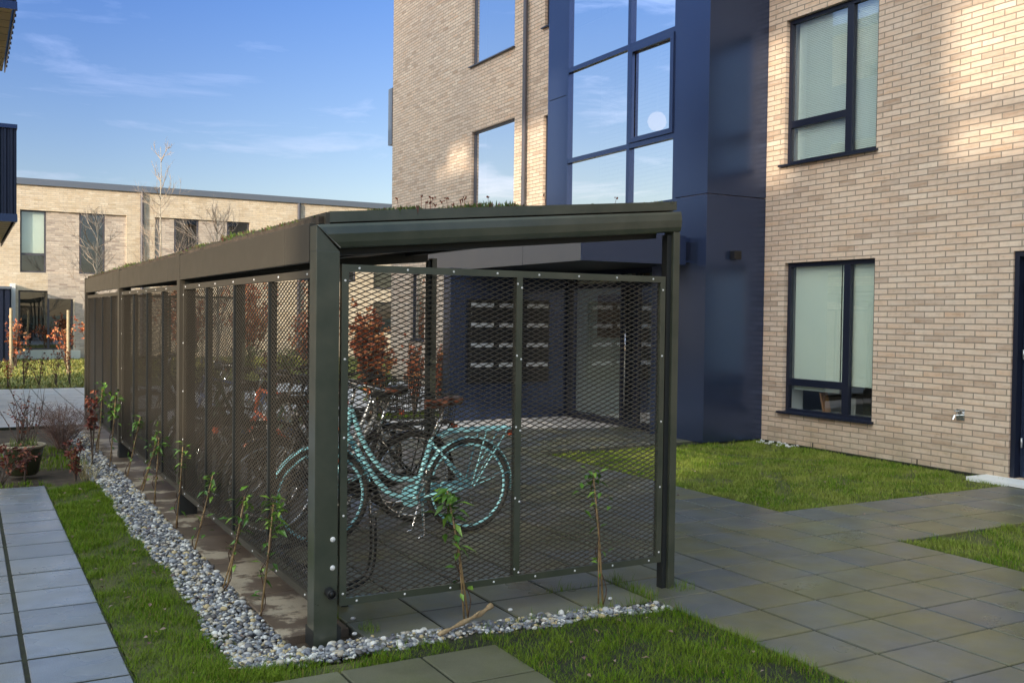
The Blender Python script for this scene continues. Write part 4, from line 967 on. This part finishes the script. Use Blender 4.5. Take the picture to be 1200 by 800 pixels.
# pot with plants
pt = thing('plant_pot', (.50, 10.66, 0), 'dark green glazed pot with pale rim holding a leafless red-leaved shrub', 'plant pot')
MB().lathe([(.0, 0), (.12, 0), (.138, .02), (.185, .25), (.19, .275)], (.50, 10.66, 0), 36).build('pot_body', 'pot', pt, smooth=True)
MB().lathe([(.18, .262), (.2, .268), (.210, .282), (.2, .296), (.18, .29), (.172, .25)], (.50, 10.66, 0), 36).build('rim', 'potrim', pt, smooth=True)
MB().lathe([(.18, .27), (.1, .28), (0.001, .284)], (.50, 10.66, 0), 24).build('soil', 'soil', pt)
def shrub(name, loc, label, cat, h, rad, nb, leafmat, nleaf, L, W_, twig='brown_bark', seed=1, group=None, sub=3, tr=.006, spread=.6, lowleaf=0.):
    random.seed(seed); t = thing(name, loc, label, cat, group); B = Vector(loc); mb = MB(); tips = []
    for k in range(nb):
        a = random.uniform(0, 2*PI); r = rad*random.uniform(.1, 1); top = B+Vector((r*math.cos(a), r*math.sin(a), h*random.uniform(.6, 1))); mid = B+(top-B)*.5+Vector((random.gauss(0, .08*rad), random.gauss(0, .08*rad), .05*h))
        b0 = B+Vector((random.gauss(0, .04*rad), random.gauss(0, .04*rad), -.02)); mb.tube([b0, mid, top], [tr, tr*.7, tr*.3], 5)
        for f in (.35, .5, .65, .8, .95): tips.append((b0.lerp(mid, f*2) if f < .5 else mid.lerp(top, f*2-1)))
        for _ in range(sub):
            f = random.uniform(.3, .9); p = mid.lerp(top, f) if random.random() < .6 else b0.lerp(mid, .5+f/2); q = p+Vector((random.gauss(0, .25*rad), random.gauss(0, .25*rad), random.uniform(.05, .3)*h)); mb.tube([p, q], [tr*.5, tr*.2], 4); tips += [p.lerp(q, .5), q]
    mb.build('twigs', twig, t)
    if nleaf:
        V = []; F = []
        for _ in range(nleaf):
            p = random.choice(tips)+rv()*random.uniform(0, .12*rad+.01)
            if p.z < B.z+lowleaf*h: continue
            leafset(V, F, p, rv()+Vector((0, 0, -.2)), rv(), L*random.uniform(.6, 1.2), W_*random.uniform(.6, 1.2))
        raw('foliage', [tuple(v) for v in V], F, leafmat, t)
    return t
shrub('potted_shrub', (.48, 10.66, .28), 'bare twigged shrub with dark leaves growing in the green pot', 'shrub', .50, .24, 11, 'redleaf', 110, .035, .02, 'brown_bark', 2, lowleaf=-1)
blg = blades('potted_greens', [(.38, .62, 10.54, 10.78)], 3500, .09, .006, 'evergreen', z=.28); tag(blg, 'short green leaves filling the rim of the pot', 'plant', kind='stuff')
shrub('red_shrub', (.30, 10.22, 0), 'dark red-leaved sapling at the left edge in front of the pot', 'shrub', .40, .30, 8, 'redleaf', 130, .05, .03, 'brown_bark', 3)
shrub('red_shrub', (.50, 10.30, 0), 'small red-leaved sapling right in front of the green pot', 'shrub', .32, .14, 5, 'redleaf', 90, .04, .026, 'brown_bark', 4)
shrub('red_shrub', (.92, 10.15, 0), 'rust red leafy sapling beside the straw tuft at the lawn end', 'shrub', .34, .10, 6, 'redleaf', 170, .05, .028, 'brown_bark', 5)
shrub('red_shrub', (1.18, 11.2, 0), 'taller copper-leaved sapling beside the rear left climbing plants', 'shrub', .80, .10, 5, 'redleaf', 150, .06, .036, 'brown_bark', 6, lowleaf=.45)
sb = shrub('dry_shrub', (.98, 12.4, 0), 'rounded leafless brown shrub behind the green pot', 'shrub', .52, .42, 90, 'drytwig', 0, .02, .01, 'drytwig', 7, sub=10, tr=.0035)
shrub('bare_shrub', (.62, 12.0, 0), 'thin bare upright stems behind the pot', 'shrub', .85, .28, 9, 'redleaf', 30, .03, .02, 'brown_bark', 8, sub=1)
st = blades('straw_grass', [(.98, 1.10, 10.15, 10.30)], 14000, .26, .006, 'straw', lean=.9); tag(st, 'pale straw coloured grass tuft at the end of the pebble border', 'grass tuft', kind='stuff')
# beech hedge saplings along far terrace edge
random.seed(5)
for k in range(19):
    x = -1.6+.30*k if k < 13 else 2.6+.9*(k-13); h = .75 if k % 3 else 1.05
    if x > 2.4 and k < 13: continue
    pos = ('leftmost' if k == 0 else None)
    shrub('hedge_plant', (x, 23.1+random.uniform(-.15, .15), 0), 'young reddish beech plant in the low hedge row edging the far terrace', 'hedge plant', h, .22, 7, 'redleaf' if k % 4 else 'beech', 80, .06, .04, 'brown_bark', 30+k, group='young beech plants in the hedge row edging the far terrace', sub=2, tr=.005)
def stake(x, y, h, label):
    mb = MB(); mb.tube([(x, y, -.05), (x, y, h-.02), (x, y, h)], [.038, .036, .03], 12); return tag(mb.build('timber_stake', 'stake', origin=(x, y, 0)), label, 'stake', 'timber stakes on the far lawn')
stake(1.02, 27.5, 1.65, 'round timber stake at the left edge of the far lawn')
stake(2.30, 27.2, 1.62, 'round timber stake beside the pale tree trunk on the far lawn')
for x, y, h, lb_, sd_, nl in ((1.25, 31, 1.3, 'coppery beech bush at the left end of the far lawn', 51, 220), (2.7, 32.5, 1.2, 'coppery beech bush in front of the far terrace door', 52, 200), (3.45, 32, 1.4, 'coppery beech bush just left of the shelter rear', 53, 500)):
    shrub('beech_bush', (x, y, 0), lb_, 'bush', h, .42, 14, 'beech', nl, .11, .075, 'brown_bark', sd_, sub=4, tr=.012)
# bushes seen through the mesh
for x, y, h, r_, lb_, sd_, nl in ((5.62, 14.55, 1.62, .38, 'large copper-orange bush seen through the front mesh beside the corner post', 61, 3200), (6.32, 14.5, 1.15, .24, 'slim copper bush between the large copper bush and the entrance wall', 63, 420), (6.82, 14.6, 1.05, .22, 'small copper bush left of the entrance wall', 64, 330), (7.6, 23.8, 1.6, .7, 'orange beech bush behind the copper bushes at the end of the terrace', 62, 1000), (5.6, 29, 2.4, 1.1, 'orange beech hedge bush beyond the shelter middle bay', 65, 2400), (7.6, 30, 2.4, 1.1, 'wide orange beech bush beyond the near side bay', 66, 2400), (10.2, 31, 2.2, 1.1, 'orange beech bush farthest right on the far lawn', 67, 1800)):
    shrub('beech_bush', (x, y, 0), lb_, 'bush', h, r_, 18, 'beech', nl, .10 if y > 20 else .075, .075 if y > 20 else .055, 'brown_bark', sd_, sub=5, tr=.012)
for k, (x, y, r_, h) in enumerate(((4.6, 24.4, .5, .7), (5.9, 24.0, .5, .8), (7.2, 24.6, .5, .7), (5.9, 14.9, .4, .55), (7.3, 14.6, .35, .4))):
    shrub('evergreen_shrub', (x, y, 0), ['low yellow-green shrub beyond the rear shelter bay', 'low yellow-green shrub beyond the middle of the shelter', 'low yellow-green shrub before the copper bush', 'green shrub behind the large copper bush', 'little green shrub at the entrance wall'][k], 'shrub', h, r_, 20, 'evergreen', 900, .07, .04, 'brown_bark', 70+k, sub=4)
V = []; F = []; random.seed(99)
for _ in range(210):
    r_ = random.random()
    if r_ < .35: p = (random.uniform(.66, 1.35), random.uniform(4.4, 10), .012)
    elif r_ < .6: p = (random.uniform(2.3, 3.4), random.uniform(2.6, 4.3), .012)
    elif r_ < .85: p = (random.uniform(6, 9.2), random.uniform(6.1, 9.7), .012)
    else: p = (random.uniform(3.5, 8), random.uniform(3, 9), .006)
    leafset(V, F, p, Vector((random.gauss(0, 1), random.gauss(0, 1), random.gauss(0, .12))), (random.gauss(0, .3), random.gauss(0, .3), 1), random.uniform(.02, .045), random.uniform(.012, .024))
tag(raw('fallen_leaves', [tuple(v) for v in V], F, 'drytwig'), 'dry brown fallen leaves scattered on the lawns and paving', 'leaves', kind='stuff')
# bare trees
def tree(loc, h, label, seed, trunk_r=.05, nbr=16, spread=.9, mat='bark', twigmat='twig', start=.35, lean=(0, 0), depth=3):
    random.seed(seed); t = thing('bare_tree', loc, label, 'tree', 'bare winter trees'); B = Vector(loc)
    trunk = [B+Vector((lean[0]*f+random.gauss(0, .02), lean[1]*f+random.gauss(0, .02), h*f)) for f in [i/8 for i in range(9)]]
    MB().tube(trunk, [trunk_r*(1-.85*i/8) for i in range(9)], 8).build('trunk', mat, t, smooth=True)
    mb = MB()
    def br(p, d, L, r, lvl):
        pts = [p]; n = 4
        for i in range(n):
            d = (d+rv()*.18+Vector((0, 0, .10))).normalized(); pts.append(pts[-1]+d*L/n)
        mb.tube(pts, [r*(1-.7*i/n) for i in range(n+1)], 4)
        if lvl > 0:
            for _ in range(4):
                q = random.choice(pts[1:]); br(q, (d+rv()*.75).normalized(), L*random.uniform(.4, .65), r*.5, lvl-1)
    for k in range(nbr):
        f = random.uniform(start, .97); i = f*8; p = trunk[int(i)].lerp(trunk[min(8, int(i)+1)], i-int(i)); a = random.uniform(0, 2*PI)
        br(p, Vector((math.cos(a), math.sin(a), random.uniform(.6, 1.5))).normalized(), spread*(1.25-f)*random.uniform(.7, 1.2), trunk_r*.35, depth-1)
    mb.build('branches', twigmat, t)
    return t
tree((2.95, 27.0, 0), 4.0, 'slim pale bare tree beside the timber stake on the far lawn', 81, .042, 24, 1.6, start=.3)
tree((5.0, 30.0, 0), 6.4, 'tall thin pale birch rising above the far building roof', 82, .042, 30, 1.3, start=.2)
tree((6.3, 28.5, 0), 4.3, 'wide bare bush-like tree right of the tall birch', 83, .05, 30, 2.0, start=.15)
tree((-.6, 30.0, 0), 4.2, 'bare tree whose twigs reach in at the left edge', 84, .06, 16, 2.2, start=.35)
# ------------------------------------------------------------------ added unseen wall (out of frame left), shades the courtyard and shapes sun patches
AZ, EL = R(60), R(14.5)
L0 = -36.
def back(x, y, z):
    D = (x-L0)/math.sin(AZ); return (y-D*math.cos(AZ), z+D*math.tan(EL))
def hole(x, y0, y1, z0, z1):
    a = back(x, y0, z0); b = back(x, y1, z1); return (a[0], b[0], a[1], b[1])
HO = [hole(9.33, 4.6, 7.04, 4.0, 5.1), hole(9.33, 4.6, 7.0, 3.38, 3.74), hole(9.33, 9.35, 9.92, 3.38, 5.3), hole(9.33, 21.1, 22.7, 4.2, 5.2), hole(9.33, 18.68, 19.7, 4.72, 5.3), hole(9.33, 13.9, 16.95, 3.2, 5.25), hole(9.33, 16.96, 21.05, 4.72, 4.86),
      hole(1.48, 4.9, 14.9, .55, 2.4)]  # openings placed to throw sun patches on the facade and shelter side
yend = back(9.33, 22.95, 0)[0]+.1
nb = thing('sun_blocker', (L0, -15, 0), 'added unseen wall with openings that blocks and shapes the sun, beyond the left edge', 'building')
wall(MB(), 'x', L0, -45, yend, 0, back(9.33, 0, 10.9)[1], HO, -.12).build('wall', 'plaster', nb)

# ------------------------------------------------------------------ light, sky, camera
w = bpy.data.worlds.new('World'); S.world = w; w.use_nodes = True; nt = w.node_tree; nt.nodes.clear()
out = nt.nodes.new('ShaderNodeOutputWorld'); bg = nt.nodes.new('ShaderNodeBackground'); nt.links.new(bg.outputs[0], out.inputs[0])
sky = nt.nodes.new('ShaderNodeTexSky'); sky.sky_type = 'NISHITA'; sky.sun_disc = False; sky.sun_elevation = EL
sky.sun_rotation = AZ + PI; sky.air_density = 1.0; sky.dust_density = .6; sky.ozone_density = 1.6; sky.altitude = 0
bg.inputs['Strength'].default_value = .15
tc = nt.nodes.new('ShaderNodeTexCoord'); mp_ = nt.nodes.new('ShaderNodeMapping'); nt.links.new(tc.outputs['Generated'], mp_.inputs[0])
mp_.inputs['Rotation'].default_value = (R(0), R(12), R(-10)); mp_.inputs['Scale'].default_value = (2.2, 2.2, 13.)
nz = N(nt, 'TexNoise', Scale=2.1, Detail=9., Roughness=.62, Distortion=.5); nt.links.new(mp_.outputs[0], nz.inputs['Vector'])
cl = ramp(nt, nz.outputs['Fac'], [(.55, (0, 0, 0)), (.9, (.55, .55, .55))])
mx = mixc(nt, cl, sky.outputs[0], (7.5, 7.6, 8.0)); 
sx = N(nt, 'SeparateXYZ'); nt.links.new(tc.outputs['Generated'], sx.inputs[0])
el_ = ramp(nt, sx.outputs[2], [(0, (.27, .25, .27)), (.12, (.31, .31, .37)), (.30, (.20, .27, .46)), (.36, (.29, .33, .45)), (.55, (1.6, 1.4, 1.1)), (1, (2.4, 2.05, 1.5))])
az_ = ramp(nt, N(nt, 'MapRange').outputs[0], [(0, (2.4, 2.1, 1.7)), (.28, (2.1, 1.8, 1.5)), (.48, (1., 1., 1.)), (.55, (1., 1., 1.)), (.72, (1.35, 1.25, 1.1)), (1, (1.5, 1.4, 1.2))])
mr = az_.node.inputs[0].links[0].from_node; mr.inputs['From Min'].default_value = -1.; nt.links.new(sx.outputs[0], mr.inputs[0])
el_ = mixc(nt, 1., el_, az_, 'MULTIPLY')
mx = mixc(nt, 1., mx, el_, 'MULTIPLY'); nt.links.new(mx, bg.inputs[0])
sd_ = bpy.data.lights.new('sun', 'SUN'); sd_.energy = 1.75; sd_.angle = R(.4); sd_.color = (1., .86, .66)
so = bpy.data.objects.new('sun', sd_); COL.objects.link(so)
trav = Vector((math.sin(AZ)*math.cos(EL), math.cos(AZ)*math.cos(EL), -math.sin(EL)))
so.rotation_euler = trav.to_track_quat('-Z', 'Y').to_euler(); so.location = (-20, -15, 20)
cd = bpy.data.cameras.new('camera'); co = bpy.data.objects.new('camera', cd); COL.objects.link(co); S.camera = co
h, p, r = R(29.17608481), R(1.45304464), R(-.72708673); f = 1150.168
fwd = Vector((math.sin(h)*math.cos(p), math.cos(h)*math.cos(p), -math.sin(p))); rr_ = Vector((math.cos(h), -math.sin(h), 0)); dn = fwd.cross(rr_)
r2 = rr_*math.cos(r)+dn*math.sin(r); d2 = -rr_*math.sin(r)+dn*math.cos(r)
mat = Matrix((r2, -d2, -fwd)).transposed().to_4x4(); mat.translation = (0, 0, 1.6); co.matrix_world = mat
cd.sensor_width = 36; cd.lens = 36*f/1200; cd.clip_end = 2000; cd.clip_start = .05
S.view_settings.view_transform = 'Standard'; S.view_settings.look = 'None'; S.view_settings.gamma = 1; S.view_settings.exposure = 1.45
S.render.engine = 'CYCLES'; S.cycles.max_bounces = 8; S.cycles.transparent_max_bounces = 12
